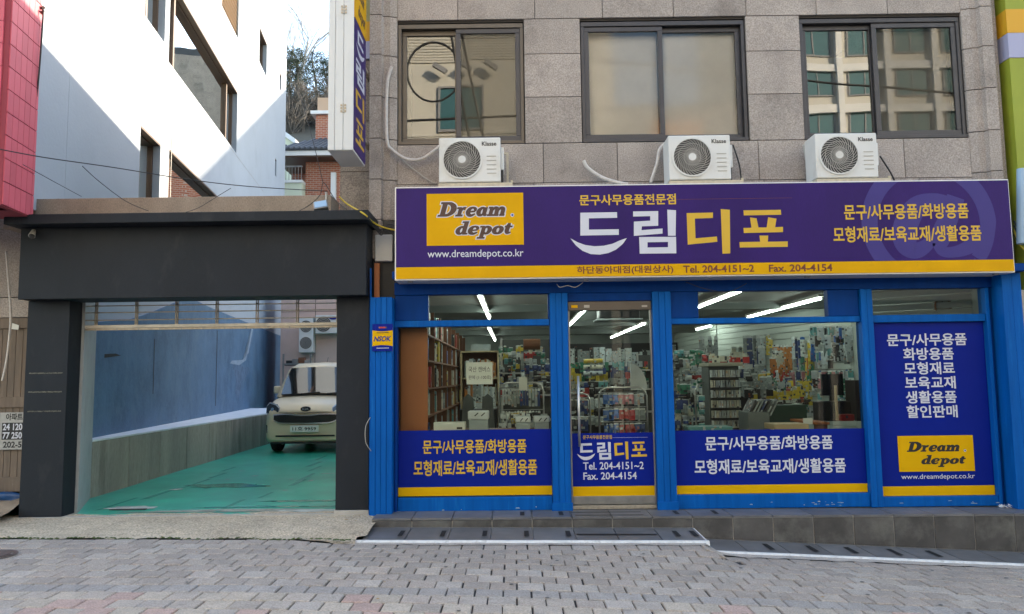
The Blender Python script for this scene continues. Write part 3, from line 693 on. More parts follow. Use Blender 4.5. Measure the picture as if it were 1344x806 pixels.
bb('side_panel', 5.176, 5.215, 8.30, 8.40, bz-.01, 2.476, 'blue_dark')
grooved_post(5.22, 5.43, 8.10, 8.40, .120, 2.615, 2, False)
grooved_post(-1.53, -1.298, 8.10, 8.40, .105, 2.44, 4, False)
bb('corner_strip', -1.540, -1.532, 8.12, 8.20, .11, 2.76)
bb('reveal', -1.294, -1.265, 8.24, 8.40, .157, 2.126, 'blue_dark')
for xx in (-1.12, .75, 3.1, 5.1): B('bracket', 'steel', xx, xx+.05, 8.02, 8.06, 2.585, 2.618, shop)
# glass and films
def pane(x0, x1, z0, z1, y=SY, parent=shop, m_=GL_SHOP): return MB().add([(x0, y, z0), (x1, y, z0), (x1, y, z1), (x0, y, z1)], [(0, 1, 2, 3)]).build('window_pane', m_, parent)
def film(x0, x1, z0, z1, zy0, parent=shop):
    o = B('window_film', 'film_blue', x0, x1, SY-.006, SY-.003, zy0, z1, parent); B('yellow_stripe', 'film_yellow', x0, x1, SY-.009, SY-.0065, z0, zy0-.0, o)
    B('film_backing', 'film_blue', x0, x1, SY+.003, SY+.006, z0, z1, o)
    return o
LY = SY-.0095
pane(-1.262, .388, 1.008, 2.127); pane(-.930, .374, 2.198, 2.476); pane(2.020, 3.430, 2.186, 2.476); pane(3.905, 5.128, 2.194, 2.476); pane(1.712, 3.768, .972, 2.121)
fA = film(-1.262, .388, .312, 1.008, .405)
A1 = '문구/사무용품/화방용품'; A2 = '모형재료/보육교재/생활용품'
text(A1, -.999, .119, .757, .905, LY, 'let_yellow', fA, .021); text(A2, -1.098, .231, .522, .690, LY, 'let_yellow', fA, .021)
fC = film(1.712, 3.768, .298, .972, .388)
text(A1, 2.047, 3.421, .755, .905, LY, 'let_white', fC, .021); text(A2, 1.923, 3.547, .505, .662, LY, 'let_white', fC, .021)
fD = film(3.905, 5.128, .252, 2.108, .352)
zz = 1.990
for i, s in enumerate([A1[:2]+'/사무용품', '화방용품', '모형재료', '보육교재', '생활용품', '할인판매']):
    z1 = 1.988-i*.1555
    x0_, x1_ = (4.067, 4.935) if i == 0 else (4.235, 4.785)
    text(s, x0_, x1_, z1-.135, z1, LY, 'let_white', fD, .021)
lp = B('logo_panel', 'film_yellow', 4.118, 4.929, LY-.002, LY, .505, .885, fD)
def logo(parent, x0, x1, z0, z1, y, dark, outline):
    W, H = x1-x0, z1-z0
    U = lambda u: x0+u*W
    V = lambda v: z0+(1-v)*H
    if outline:
        slab_text('Dream', U(.115), U(.81), V(.44), H*.27, y, 'let_white', parent, g=.085)
        slab_text('depot', U(.30), U(.885), V(.79), H*.245, y, 'let_white', parent, g=.085)
    slab_text('Dream', U(.115), U(.81), V(.44), H*.27, y-.0016, dark, parent, g=.022)
    slab_text('depot', U(.30), U(.885), V(.79), H*.245, y-.0016, dark, parent, g=.022)
    d = MB(); d.disc(U(.885), y-.0002, V(.43), H*.035, 16); d.build('dot', 'let_white', parent); d = MB(); d.disc(U(.885), y-.002, V(.43), H*.02, 12); d.build('dot', 'let_navy', parent)
logo(lp, 4.118, 4.929, .505, .885, LY-.0025, 'let_black', False)
text('www.dreamdepot.co.kr', 4.136, 4.923, .412, .478, LY, 'let_white', fD, .004)

# door
door = empty('door', (1.05, 8.33, .17)); door.parent = shop; door.location = Vector((1.05, 8.33, .17))-wpos(shop)
mb = MB(); mb.box(.597, .612, 8.31, 8.36, .17, 2.284); mb.box(1.488, 1.503, 8.31, 8.36, .17, 2.284); mb.build('door_edge', 'steel', door)
pane(.612, 1.488, .957, 2.284, SY, door)
B('door_header', 'win_frame2', .597, 1.503, 8.29, 8.37, 2.286, 2.382, door, .003)
B('kick_plate', 'steel', .612, 1.488, 8.305, 8.36, .205, .290, door, .003); B('kick_plate', 'rod', .60, 1.50, 8.28, 8.37, .158, .196, door, .003)
B('closer_label', 'film_yellow', .63, .70, 8.287, 8.2895, 2.315, 2.345, door)
B('closer_label', 'ac_grille', .77, .83, 8.287, 8.2895, 2.315, 2.345, door); B('closer_label', 'ac_grille', 1.40, 1.46, 8.287, 8.2895, 2.315, 2.335, door)
fd = B('window_film', 'film_blue', .612, 1.488, SY-.006, SY-.003, .392, .957, door)
def dl(s, x0, x1, z0, z1, m_, b=.015): return text(s, x0, x1, z0, z1, SY-.0075, m_, fd, b)
B('yellow_stripe', 'film_yellow', .612, 1.488, SY-.0055, SY-.0035, .290, .391, door)
dl('문구사무용품전문점', .731, 1.043, .893, .935, 'let_yellow'); B('line', 'let_white', 1.05, 1.43, SY-.0072, SY-.0065, .905, .907, fd)
fx = lambda u, t, k: (.664+(u-78)/(1276-78)*.751, SY-.0072-.0003*k, .669+(396-t)/(396-145)*.195)
big_name(fx, fd, 'let_white', 'let_yellow')
dl('Tel. 204-4151~2', .727, 1.378, .568, .648, 'let_white', .012); dl('Fax. 204-4154', .727, 1.300, .462, .540, 'let_white', .012)
mb = MB(); mb.tube([(.688, 8.27, .82), (.688, 8.27, 1.575)], .014, 10); mb.tube([(.688, 8.27, .90), (.688, 8.33, .90)], .008, 8); mb.tube([(.688, 8.27, 1.50), (.688, 8.33, 1.50)], .008, 8)
mb.build('handle', 'metal', door, smooth=True)

# paper notice taped inside the left window
nt_ = B('paper_notice', 'paper', -.523, -.238, 8.342, 8.344, 1.497, 1.737); tag(nt_, 'white paper notice taped inside the left shop window', 'notice')
# lettering must face outwards: the glass is at 8.33, the sheet stands just behind it
text('국산 캔버스', -.50, -.262, 1.63, 1.69, 8.3412, 'ac_dark', nt_, .0); text('판매 (1-100호)', -.50, -.255, 1.545, 1.595, 8.3412, 'ac_dark', nt_, .0)

# security sticker on the left post
st = B('security_sticker', 'film_yellow', -1.505, -1.288, 8.092, 8.096, 1.862, 2.152); tag(st, 'yellow and blue NSOK security sticker on the left blue post', 'sticker')
def arc_band(z0, z1, bulge, m_):
    n = 12; top = [(-1.505+.217*i/n, z0+bulge*math.sin(math.pi*i/n)) for i in range(n+1)]
    poly = top+[(-1.288, z1), (-1.505, z1)] if z1 < z0 else [(-1.505, z1), (-1.288, z1)][::1]+top[::-1]
    if z1 < z0: poly = [(-1.505, z1), (-1.288, z1)]+top[::-1]
    else: poly = top+[(-1.288, z1), (-1.505, z1)]
    MB().add([(x, 8.0905, z) for x, z in poly], [tuple(range(len(poly)))]).build('band', m_, st)
arc_band(2.085, 2.152, -.012, 'film_blue'); arc_band(1.915, 1.862, .012, 'film_blue')
B('band', 'goods_red', -1.44, -1.35, 8.089, 8.0902, 2.105, 2.122, st)
text('NSOK', -1.485, -1.305, 1.965, 2.022, 8.0905, 'let_navy', st, .035, shear=.25)
for z in (2.055, 1.892): B('fine_print', 'let_white' if z < 1.95 else 'ac_dark', -1.46, -1.33, 8.0888, 8.0898, z, z+.006, st)

# ================================================================== PURPLE SIGN
sg = empty('shop_sign', (2.0, 8.1, 2.6), 'long purple and yellow shop sign box with large Korean lettering', 'sign')
X0, X1, Z0, Z1, GY = -1.247, 5.280, 2.598, 3.600, 7.95
B('sign_box', 'sign_edge', X0, X1, GY+.012, 8.42, Z0, Z1, sg, .004)
fc = B('sign_face', 'sign_purple', X0+.014, X1-.014, GY, GY+.011, 2.738, Z1-.014, sg)
B('yellow_band', 'sign_yellow', X0+.014, X1-.014, GY-.001, GY+.011, Z0+.016, 2.736, sg)
lg = B('logo_panel', 'sign_yellow', -.908, .118, GY-.003, GY-.0005, 2.962, 3.520, sg)
logo(lg, -.908, .118, 2.962, 3.520, GY-.0035, 'let_dark', True)
text('www.dreamdepot.co.kr', -.900, .112, 2.812, 2.915, GY-.002, 'let_white', sg, .004)
text('문구사무용품전문점', .712, 1.738, 3.372, 3.488, GY-.002, 'let_yellow', sg, .022)
B('line', 'let_brown', 1.75, 2.97, GY-.0016, GY-.0006, 3.424, 3.427, sg)
kx = 7.95/1000*320/1344
def fx(u, t, k):
    X, Z = P(730+u*320/1344, 240+t*320/1344, GY); return (X, GY-.0015-.0004*k, Z)
big_name(fx, sg, 'let_white', 'let_yellow')
text(A1, 3.510, 4.826, 3.180, 3.345, GY-.003, 'let_yellow', sg, .021); text(A2, 3.385, 4.946, 2.938, 3.108, GY-.003, 'let_yellow', sg, .021)
text('하단동아대점(대원상사)', .672, 1.685, 2.630, 2.722, GY-.003, 'let_brown', sg, .021)
text('Tel. 204-4151~2', 1.790, 2.535, 2.638, 2.716, GY-.003, 'let_brown', sg, .022); text('Fax. 204-4154', 2.690, 3.358, 2.636, 2.714, GY-.003, 'let_brown', sg, .022)
def clipz(poly, z0, z1):
    for lim, sgn in ((z0, 1), (z1, -1)):
        out = []
        for i in range(len(poly)):
            a, b = poly[i-1], poly[i]; ia, ib = (a[1]-lim)*sgn >= 0, (b[1]-lim)*sgn >= 0
            if ia != ib: t = (lim-a[1])/(b[1]-a[1]); out.append((a[0]+(b[0]-a[0])*t, lim))
            if ib: out.append(b)
        poly = out
        if not poly: return []
    return poly
cxr, czr = P(1219, 293, GY)
def ringpts(a0, a1, r, n, wd, sx=1): return [(cxr+sx*r*math.cos(R(a0+(a1-a0)*i/n)), czr+r*math.sin(R(a0+(a1-a0)*i/n)), wd if not callable(wd) else wd(i/n)) for i in range(n+1)]
ats = []
for q in stroke(ringpts(-38, 322-55, .625, 40, lambda t: .17 if t > .1 else .15), 2): ats.append(q)
for q in stroke(ringpts(-75, -40, .66, 6, .13, 1), 2): ats.append(q)
A_ = lambda u, v: P(1050+u*294/1344, 230+v*294/1344, GY)
def AP(l): return [(*A_(u, v), w_*.0017) for u, v, w_ in l]
for q in stroke(AP([(885, 175, 105), (800, 150, 90), (700, 190, 130), (635, 300, 150), (635, 400, 150), (690, 450, 110), (760, 420, 80), (830, 330, 60)]), 6): ats.append(q)
for q in stroke(AP([(935, 130, 110), (900, 240, 115), (850, 360, 125), (850, 450, 70), (930, 460, 70), (1030, 420, 90), (1110, 330, 100)]), 6): ats.append(q)
ats = [c for c in (clipz(q, 2.739, Z1-.015) for q in ats) if len(c) > 2]
shape(ats, 'sign_blue', sg, lambda u, t, k: (u, GY-.0003-.00003*(k % 20), t), 'at_symbol')

# ================================================================== VERTICAL PROJECTING SIGN
vs_ = empty('projecting_sign', (-1.72, 7.85, 3.9), 'tall white projecting sign box with purple side hung at the building corner', 'sign')
vx0, vx1, vy0, vy1, vz0, vz1 = -1.868, -1.605, 7.55, 8.16, 3.885, 6.9
B('sign_box', 'sign_white', vx0, vx1-.004, vy0+.004, vy1, vz0, vz1, vs_, .004)
for i in range(3):
    a = vx0+(vx1-vx0)*[0, .27, .60][i]; b = vx0+(vx1-vx0)*[.27, .60, 1][i]
    B('front_panel', 'sign_white', a+.003, b-.003, vy0-.006, vy0+.004, vz0+.004, vz1, vs_, .002)
for z in (4.28, 5.33, 6.4):
    h = MB(); xh = vx0+(vx1-vx0)*.60
    for s in (-1, 1):
        for k in range(3): h.box(xh+s*.020-.009, xh+s*.020+.009, vy0-.012, vy0-.006, z+k*.032, z+k*.032+.02)
    h.tube([(xh, vy0-.012, z-.005), (xh, vy0-.012, z+.09)], .005, 6); h.build('hinge', 'rod', vs_)
B('side_face', 'sign_purple', vx1-.004, vx1+.004, vy0+.012, vy1-.012, vz0+.02, 5.30, vs_)
lpv = B('logo_panel', 'sign_yellow', vx1-.004, vx1+.006, vy0+.012, vy1-.012, 5.302, 5.85, vs_)
def side_slab(word, z0, h, y0, y1, par):
    ps, wd = slab_word(word, .01); mnx = min(u for p in ps for u, t in p); mxx = max(u for p in ps for u, t in p)
    shape(ps, 'let_dark', par, lambda u, t, k: (vx1+.0065+.0002*(k % 8), y0+(u-mnx)/(mxx-mnx)*(y1-y0), z0+t*h))
side_slab('Dream', 5.60, .14, 7.61, 8.02, lpv); side_slab('depot', 5.40, .13, 7.72, 8.09, lpv)
def side_syl(polys, zc, material):
    us = [u for p in polys for u, t in p]; ts = [t for p in polys for u, t in p]; u0, u1, t0, t1 = min(us), max(us), min(ts), max(ts); sc = .27
    shape(polys, material, vs_, lambda u, t, k: (vx1+.0045+.0004*k, 7.85+((u-u0)/(u1-u0)-.5)*.44, zc+((t1-t)/(t1-t0)-.5)*sc))
side_syl([p[::-1] for p in BIG_W[:2]], 5.10, 'let_white')
side_syl([p[::-1] for p in BIG_W[2:4]]+[[(457,299),(660,298),(616,326),(503,328)][::-1], [(660,298),(662,389),(616,355),(616,326)][::-1], [(662,389),(460,391),(503,357),(616,355)][::-1], [(460,391),(457,299),(503,328),(503,357)][::-1]], 4.78, 'let_white')
side_syl([p[::-1] for p in BIG_Y[:2]], 4.46, 'let_yellow'); side_syl([p[::-1] for p in BIG_Y[2:]], 4.14, 'let_yellow')
for z in (4.20, 5.02, 6.1): B('bracket', 'rod', -1.66, -1.62, vy1, FY+.14, z, z+.035, vs_)

# ================================================================== AIR CONDITIONERS ON THE SIGN
def aircon():
    A = empty('air_conditioner', (-.45, 8.05, 3.61))
    x0, x1, y0, y1, z0, z1 = -.782, -.118, 8.0, 8.30, 3.655, 4.145
    B('casing', 'ac_white', x0, x1, y0, y1, z0, z1, A, .012)
    B('base_frame', 'ac_rust', x0-.005, x1+.125, y0-.01, y1+.02, 3.603, 3.645, A, .003)
    cx, cz, r = -.532, 3.902, .203
    d = MB(); d.disc(cx, y0-.002, cz, r, 40); d.build('fan_recess', 'ac_dark', A)
    rim = MB(); rim.ring(cx, y0-.016, cz, r-.004, r+.012, 40, y0+.001); rim.build('grille_rim', 'ac_white', A, smooth=False)
    fb = MB()
    for k in range(3):
        a0 = R(120*k); pl = [(0, 0)]+[(.17*math.cos(a0+R(t)), .17*math.sin(a0+R(t))) for t in range(0, 80, 16)]
        fb.add([(cx+p[0], y0-.0035-.0*k, cz+p[1]) for p in pl], [tuple(range(len(pl)))])
    fb.build('fan_blade', 'ac_dark', A)
    gr = MB(); n = 30
    for k in range(n):
        pts = []
        for i in range(9):
            t = i/8; rad = .038+(r-.040)*t; a = 2*math.pi*k/n+1.15*t
            pts.append((cx+rad*math.cos(a), y0-.012, cz+rad*math.sin(a)))
        gr.tube(pts, .0040, 4, False)
    for q in (.09, .15): gr.ring(cx, y0-.0125, cz, q-.0022, q+.0022, 36, y0-.009)
    gr.build('fan_grille', 'ac_grille', A)
    d = MB(); d.disc(cx, y0-.020, cz, .040, 24, y0-.004); d.build('hub', 'ac_white', A)
    for i in range(5):
        s = MB(); s.box(-.268+.006*(i < 1), -.165, y0-.005, y0+.0, 3.745+i*.047, 3.753+i*.047); s.build('vent_slot', 'ac_grille', A)
    text('Klasse', -.318, -.162, 4.052, 4.098, y0-.003, 'ac_dark', A, .02)
    B('valve_cover', 'ac_white', x1, x1+.035, y0+.05, y1-.04, 3.80, 4.05, A, .008)
    B('control_box', 'ac_dark', x1+.002, x1+.025, y0+.06, y1-.06, 3.66, 3.80, A, .005)
    s = MB(); s.box(x1+.06, x1+.085, y1-.02, y1+.0, 3.648, 4.04); s.box(x1+.005, x1+.085, y1-.02, y1+.0, 4.04, 4.06); s.box(x1+.105, x1+.13, y0, y0+.02, 3.648, 3.67); s.build('bracket', 'ac_rust', A)
    return A
ac = aircon(); tag(ac, 'white air conditioner outdoor unit under the left upper window, standing on the sign', 'air conditioner', 'air conditioner units on the sign')
for dx, lab in ((2.470, 'white air conditioner outdoor unit under the middle upper window, standing on the sign'), (4.045, 'white air conditioner outdoor unit under the right upper window, standing on the sign')):
    c = clone(ac, (dx, 0, -.006)); c['label'] = lab
def pp(px, py, Y): x, z = P(px, py, Y); return (x, Y, z)
def refpipe(pts, r, label, Y=8.36, m_='pipe_wrap'): return cable('pipe', [pp(a, b, Y) for a, b in pts], r, m_, label, 'pipe', n=10, group='pipes beside the air conditioners')
refpipe([(514, 88), (509, 105), (507, 140), (508, 185), (515, 197), (534, 209), (555, 208), (577, 192)], .019, 'white wrapped pipe looping from the wall to the left air conditioner')
refpipe([(512, 192), (530, 212), (560, 235), (572, 241)], .008, 'thin grey pipe slanting down behind the left air conditioner', 8.40, 'ac_grille')
refpipe([(766, 211), (772, 221), (790, 233), (808, 239), (824, 242)], .021, 'short white wrapped pipe ending above the middle of the sign')
refpipe([(878, 184), (866, 196), (862, 215), (854, 240)], .018, 'white wrapped pipe left of the middle air conditioner')
refpipe([(962, 190), (970, 215), (973, 236)], .008, 'thin black pipe right of the middle air conditioner', 8.36, 'cable')
refpipe([(1055, 190), (1060, 215), (1068, 236)], .016, 'grey wrapped pipe left of the right air conditioner', 8.36, 'ac_grille')
refpipe([(1155, 205), (1168, 225), (1174, 237)], .009, 'thin black pipe right of the right air conditioner', 8.36, 'cable')

# ================================================================== GARAGE PORTAL
gp = empty('garage_portal', (-3.4, 8.2, .15), 'dark grey garage portal frame around the green parking bay', 'gateway')
CY_ = 7.80
B('cap', 'portal', -5.300, -1.497, CY_, 8.66, 3.222, 3.325, gp, .006)
B('fascia', 'portal', -5.243, -1.557, 8.0, 8.42, 2.456, 3.220, gp, .004)
B('pillar', 'portal', -5.245, -4.792, 8.18, 8.42, .165, 2.454, gp, .004)
B('pillar', 'portal', -1.905, -1.556, 8.18, 8.42, .200, 2.454, gp, .004)
B('plinth', 'plinth', -5.250, -4.785, 8.17, 8.43, .10, .163, gp, .004); B('plinth', 'plinth', -1.915, -1.550, 8.16, 8.43, .10, .198, gp, .004)
for z in (1.67, 1.47, 1.265):
    q = MB(); n = 16
    for i in range(n):
        a, b = -5.20+.36*i/n, -5.20+.36*(i+1)/n; j = .0012*math.sin(i*2.1+z*9)
        q.add([(a, 8.1785, z+j), (b, 8.1785, z+j), (b, 8.1785, z+.014+j), (a, 8.1785, z+.012+j)], [(0, 1, 2, 3)])
    q.build('tape_mark', 'tape', gp)
B('parapet', 'parapet', -5.245, -1.99, 8.22, 8.60, 3.326, 3.590, gp, .006); B('parapet', 'parapet', -5.60, -5.247, 8.24, 8.60, 3.27, 3.485, gp, .006)
B('edge_trim', 'plinth', -5.268, -5.247, 8.3, 8.44, .12, 2.46, gp)
# roller grille
gl_ = empty('roller_grille', (-3.35, 8.38, 2.15), 'half-raised open link roller shutter under the dark garage fascia', 'roller shutter')
for z in (2.420, 2.345, 2.260): MB().tube([(-4.775, 8.46, z), (-1.915, 8.46, z)], .0065, 6).build('rod', 'rod', gl_)
for k in range(7):
    x = -4.655+.449*k
    for j, (za, zb) in enumerate(((2.42, 2.52), (2.335, 2.43), (2.25, 2.352), (2.205, 2.267))):
        q = MB(); q.box(x-.014, x-.007, 8.448, 8.472, za, zb); q.box(x+.007, x+.014, 8.448, 8.472, za, zb); q.box(x-.007, x+.007, 8.448, 8.472, zb-.008, zb); q.box(x-.007, x+.007, 8.448, 8.472, za, za+.008)
        q.build('link', 'rod', gl_)
B('bottom_bar', 'rod_bar', -4.778, -1.912, 8.44, 8.48, 2.170, 2.205, gl_, .004); B('bottom_lip', 'rod', -4.778, -1.912, 8.445, 8.475, 2.146, 2.168, gl_, .002)
for k in range(12): B('lip_clip', 'steel', -4.66+.24*k, -4.645+.24*k, 8.441, 8.4445, 2.143, 2.166, gl_)
# floodlight on the cap
fl = empty('floodlight', (-2.05, 8.0, 3.33), 'small floodlight with pale blue lens lying on the portal cap', 'floodlight')
q = MB(Matrix.Translation((-2.03, 7.95, 3.40)) @ Matrix.Rotation(R(-38), 4, 'X') @ Matrix.Rotation(R(-14), 4, 'Y')); q.box(-.075, .075, -.03, .03, -.06, .06); q.build('housing', 'steel', fl, bevel=.006)
q = MB(Matrix.Translation((-2.03, 7.95, 3.40)) @ Matrix.Rotation(R(-38), 4, 'X') @ Matrix.Rotation(R(-14), 4, 'Y')); q.box(-.062, .062, -.036, -.031, -.05, .05); q.build('lens', 'lamp_blue', fl)
MB().tube([(-2.02, 8.02, 3.38), (-2.0, 8.05, 3.50), (-2.0, 8.05, 3.58)], .012, 8).build('bracket', 'steel', fl)
# small corner camera under the cap
sc_ = empty('security_camera', (-5.08, 7.94, 3.12), 'small dome security camera under the left end of the portal cap', 'camera')
q = MB(); q.tube([(-5.10, 7.99, 3.19), (-5.08, 7.93, 3.12)], [.02, .035], 10); q.build('housing', 'ac_grille', sc_); q = MB(); q.tube([(-5.08, 7.93, 3.12), (-5.06, 7.90, 3.10)], [.03, .02], 10); q.build('lens', 'ac_dark', sc_)

# ================================================================== PARKING BAY WALLS
lw = empty('retaining_wall', (-5.5, 13, .15), 'low stained concrete retaining wall with pale ledge beside the green parking floor', 'wall')
WX = lambda y: -4.04-.145*y
MB().hprism([(-4.765, 8.43), (-5.22, 9.50), (-5.52, 9.50), (-5.26, 8.43)][::-1][::-1], .1, 3.2).build('pier', 'pier', lw)
ys = [9.505+.96*i for i in range(12)]
for a, b in zip(ys, ys[1:]):
    xa, xb = -5.22-.0213*(a-9.5), -5.22-.0213*(b-9.5); g = .006
    xa2, xb2 = WX(a)+.02, WX(b)+.02
    MB().hprism([(xa, a+g), (xb, b-g), (min(xb2, xb-.1), b-g), (min(xa2, xa-.1), a+g)], .1, .838).build('wall_panel', 'low_wall', lw, bevel=.006)
MB().hprism([(-5.215, 9.503), (-5.455, 20.1), (WX(20.1)+.035, 20.1), (WX(9.503)+.03, 9.503)], .840, .862).build('ledge', 'ledge', lw)
# blue rendered lower wall of the white building
prof = [(8.92, 2.25), (9.5, 2.30), (10.3, 2.40), (11.2, 2.50), (12.2, 2.70), (13.2, 2.93), (14.34, 3.14), (15.6, 3.10), (20.0, 3.06), (29.6, 3.0)]

# ================================================================== WHITE BUILDING
WB = empty('white_building', (-7, 15, 0), 'white rendered building with brown framed windows, blue painted along its foot', 'building')
# local frame: x = distance along the wall (world Y), y = into the wall, z up
ang = math.atan(.145)
def wp(y, n, z): return (WX(y)-n*1.0, y+n*.145*0, z)
class WM(MB):
    def add(s, vs, fs):
        k = len(s.v); s.v += [(WX(a)-b, a, c) for a, b, c in vs]; s.f += [tuple(i+k for i in f)[::-1] for f in fs]; return s
HO = [(12.62, 17.95, 7.05, 8.56), (11.38, 12.34, 4.20, 5.50), (12.80, 16.6, 4.20, 5.57), (11.40, 12.38, 7.27, 8.75), (20.55, 21.68, 10.47, 11.48), (16.2, 17.9, 9.88, 11.0), (24.0, 24.35, 11.05, 11.6), (23.4, 23.65, 8.0, 8.55), (10.2, 10.9, 7.27, 8.75)]
us = sorted({8.9, 25.35}.union(*[{a, b} for a, b, c, d in HO])); zz_ = sorted({0.0, 17.0}.union(*[{c, d} for a, b, c, d in HO]))
wm = WM()
for a, b in zip(us, us[1:]):
    zstart = None
    for c, d in zip(zz_, zz_[1:]):
        mid = ((a+b)/2, (c+d)/2); hole = any(h[0] < mid[0] < h[1] and h[2] < mid[1] < h[3] for h in HO)
        if hole:
            if zstart is not None: wm.box(a, b, 0, .25, zstart, c); zstart = None
        elif zstart is None: zstart = c
    if zstart is not None: wm.box(a, b, 0, .25, zstart, 17.0)
wm.box(7.905, 8.895, 0, .25, 3.46, 17.0)
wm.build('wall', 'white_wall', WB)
q = WM(); q.box(7.95, 25.35, .26, 6, 16.9, 17.1); q.build('roof', 'asphalt', WB)
q = WM(); q.box(25.15, 25.35, .26, 6, 0, 16.9); q.build('rear_wall', 'white_wall', WB)
q = WM(); q.box(8.95, 25.1, 1.2, 1.3, 0, 16.9); q.build('inner_wall', 'room_dark', WB)
bw = WM(); n = len(prof)
for (a, za), (b, zb) in zip(prof, prof[1:]):
    if b <= 25.36 or True:
        bw.add([(a, -.03, .1), (b, -.03, .1), (b, -.03, zb), (a, -.03, za), (a, -.002, .1), (b, -.002, .1), (b, -.002, zb), (a, -.002, za)], [(0, 1, 2, 3), (3, 2, 6, 7)])
bw.build('blue_render', 'blue_wall', WB)
def wseg(pts, nrm, material, name, par=WB):
    q = WM(); q.add([(a, nrm, z) for a, z in pts], [tuple(range(len(pts)))]); return q.build(name, material, par)
wseg([(12.22, 1.38), (12.25, 1.38), (12.25, 2.26), (12.22, 2.26)], -.034, 'joint', 'groove'); wseg([(16.32, 1.05), (16.36, 1.05), (16.36, 2.66), (16.32, 2.66)], -.034, 'joint', 'groove')
wseg([(20.0, 2.95), (20.2, 2.95), (19.7, 2.3), (19.0, 2.1), (17.8, 2.05), (17.6, 1.98), (18.6, 1.96), (19.4, 2.1)], -.035, 'blue_patch', 'crack_patch')
wseg([(17.8, 1.95), (18.3, 1.6), (18.2, 1.3), (18.6, 1.1), (18.9, 1.5), (19.6, 1.75), (19.9, 1.95), (19.2, 1.9), (18.6, 2.0)], -.034, 'blue_render_light' if 'blue_render_light' in MT else mk('blue_render_light', (.12, .19, .29), .85, var=.3, vs=5, bump=.6, bs=12) and 'blue_render_light', 'crack_patch')
wseg([(10.2, 1.9), (10.8, 1.95), (10.6, 1.97), (10.2, 1.95)], -.034, 'joint', 'crack_patch')
for a, b, c, d in HO:
    W = empty('window', (WX(a), a, c)); W.parent = WB; W.location = Vector((WX(a), a, c))-wpos(WB)
    t = .055; q = WM(); n0, n1 = .12, .19
    if (a, c) == (16.2, 9.88):                       # wall louvre
        q.box(a, b, .05, .06, c, d); q.build('louvre_back', 'tan', W)
        for k in range(9):
            s = WM(); zz2 = c+(d-c)*k/9; s.add([(a, .0, zz2), (b, .0, zz2), (b, .045, zz2+.09), (a, .045, zz2+.09)], [(0, 1, 2, 3)]); s.build('louvre', 'sign_white', W)
        continue
    q.box(a, b, n0, n1, c, c+t); q.box(a, b, n0, n1, d-t, d); q.box(a, a+t, n0, n1, c+t, d-t); q.box(b-t, b, n0, n1, c+t, d-t)
    for mu in {12.62: (13.2, 17.25), 12.80: (13.12,), 11.38: (11.62,), 11.40: (11.75,)}.get(a, ()): q.box(mu-.04, mu+.04, n0-.02, n1-.01, c+t, d-t)
    q.build('frame', 'frame_brown', W)
    q = WM(); q.box(a-.0, b+.0, -.012, .11, d-.0, d+.035); 
    q = WM(); q.box(a+.002, b-.002, .003, .115, d-.03, d-.002); q.build('soffit', 'frame_brown', W)
    wseg([(a+t, c+t), (b-t, c+t), (b-t, d-t), (a+t, d-t)], .16, GL_WHITE, 'pane', W)
    if c > 6 and a > 12 and a < 13: wseg([(13.3, c+.06), (17.2, c+.06), (17.2, d-.06), (13.3, d-.06)], .30, 'frosted', 'curtain_or_dark_room', W)
    elif a < 17: wseg([(a+.06, c+.06), (b-.06, c+.06), (b-.06, d-.06), (a+.06, d-.06)], .32, 'frosted', 'curtain_or_dark_room', W)
wseg([(10.0, 6.985), (21.5, 6.985), (21.5, 7.0), (10.0, 7.0)], -.003, 'grey_far', 'score_line'); wseg([(12.9, 4.6), (12.93, 4.6), (12.93, 7.0), (12.9, 7.0)], -.006, 'plinth', 'downpipe')
# pipe stub and cable near the corner
ps = empty('pipe_stub', (-5.1, 7.95, 5.4), 'pair of short capped pipe stubs high on the white wall beside the red tiles', 'pipe')
q = MB(); q.tube([pp(40, 16, 8.05), pp(48, 13, 7.95), pp(57, 10, 7.85)], .018, 8); q.build('upper_pipe', 'rust', ps); q = MB(); q.tube([pp(41, 29, 8.05), pp(50, 24, 7.95), pp(57, 14, 7.85)], [.035, .022, .014], 8); q.build('lower_pipe', 'rust', ps)
G_C = 'overhead cables at the left'
cable('hanging_cable', [pp(57, 13, 7.84), pp(54, 60, 7.84), pp(50, 110, 7.86), pp(44, 160, 7.9), pp(36, 205, 7.95), pp(28, 245, 7.95), pp(21, 278, 7.78)], .0085, 'cable', 'thick black cable hanging down the corner from the pipe stubs')
for pts, r, lab in (([pp(0, 196, 6.3), pp(60, 207, 6.6), pp(150, 220, 7.2), pp(250, 236, 7.9), pp(330, 245, 8.0), pp(430, 251, 8.0)], .0050, 'black cable running right across the white wall to the floodlight'),
                    ([pp(108, 218, 7.2), pp(130, 238, 7.4), pp(165, 264, 7.8), pp(195, 277, 7.79)], .0035, 'thin black cable sagging from mid span onto the portal cap'),
                    ([pp(30, 216, 7.4), pp(70, 238, 7.6), pp(107, 258, 8.2)], .003, 'thin grey wire slanting down the shaded white wall'),
                    ([pp(303, 247, 8.1), pp(285, 258, 8.1), pp(262, 272, 7.9), pp(243, 279, 7.79)], .003, 'thin black wire drooping over the middle of the parapet'),
                    ([pp(357, 0, 9.5), pp(374, 70, 9.2), pp(395, 130, 8.8), pp(412, 190, 8.3), pp(424, 240, 8.05)], .004, 'black cable coming down past the trees to the portal corner'),
                    ([pp(388, 279, 7.79), pp(405, 270, 8.0), pp(420, 256, 8.05), pp(425, 240, 8.05), pp(440, 262, 8.0), pp(455, 275, 7.79)], .004, 'black cable looped around the floodlight bracket')):
    cable('overhead_cable', pts, r, 'cable', lab, group=G_C)
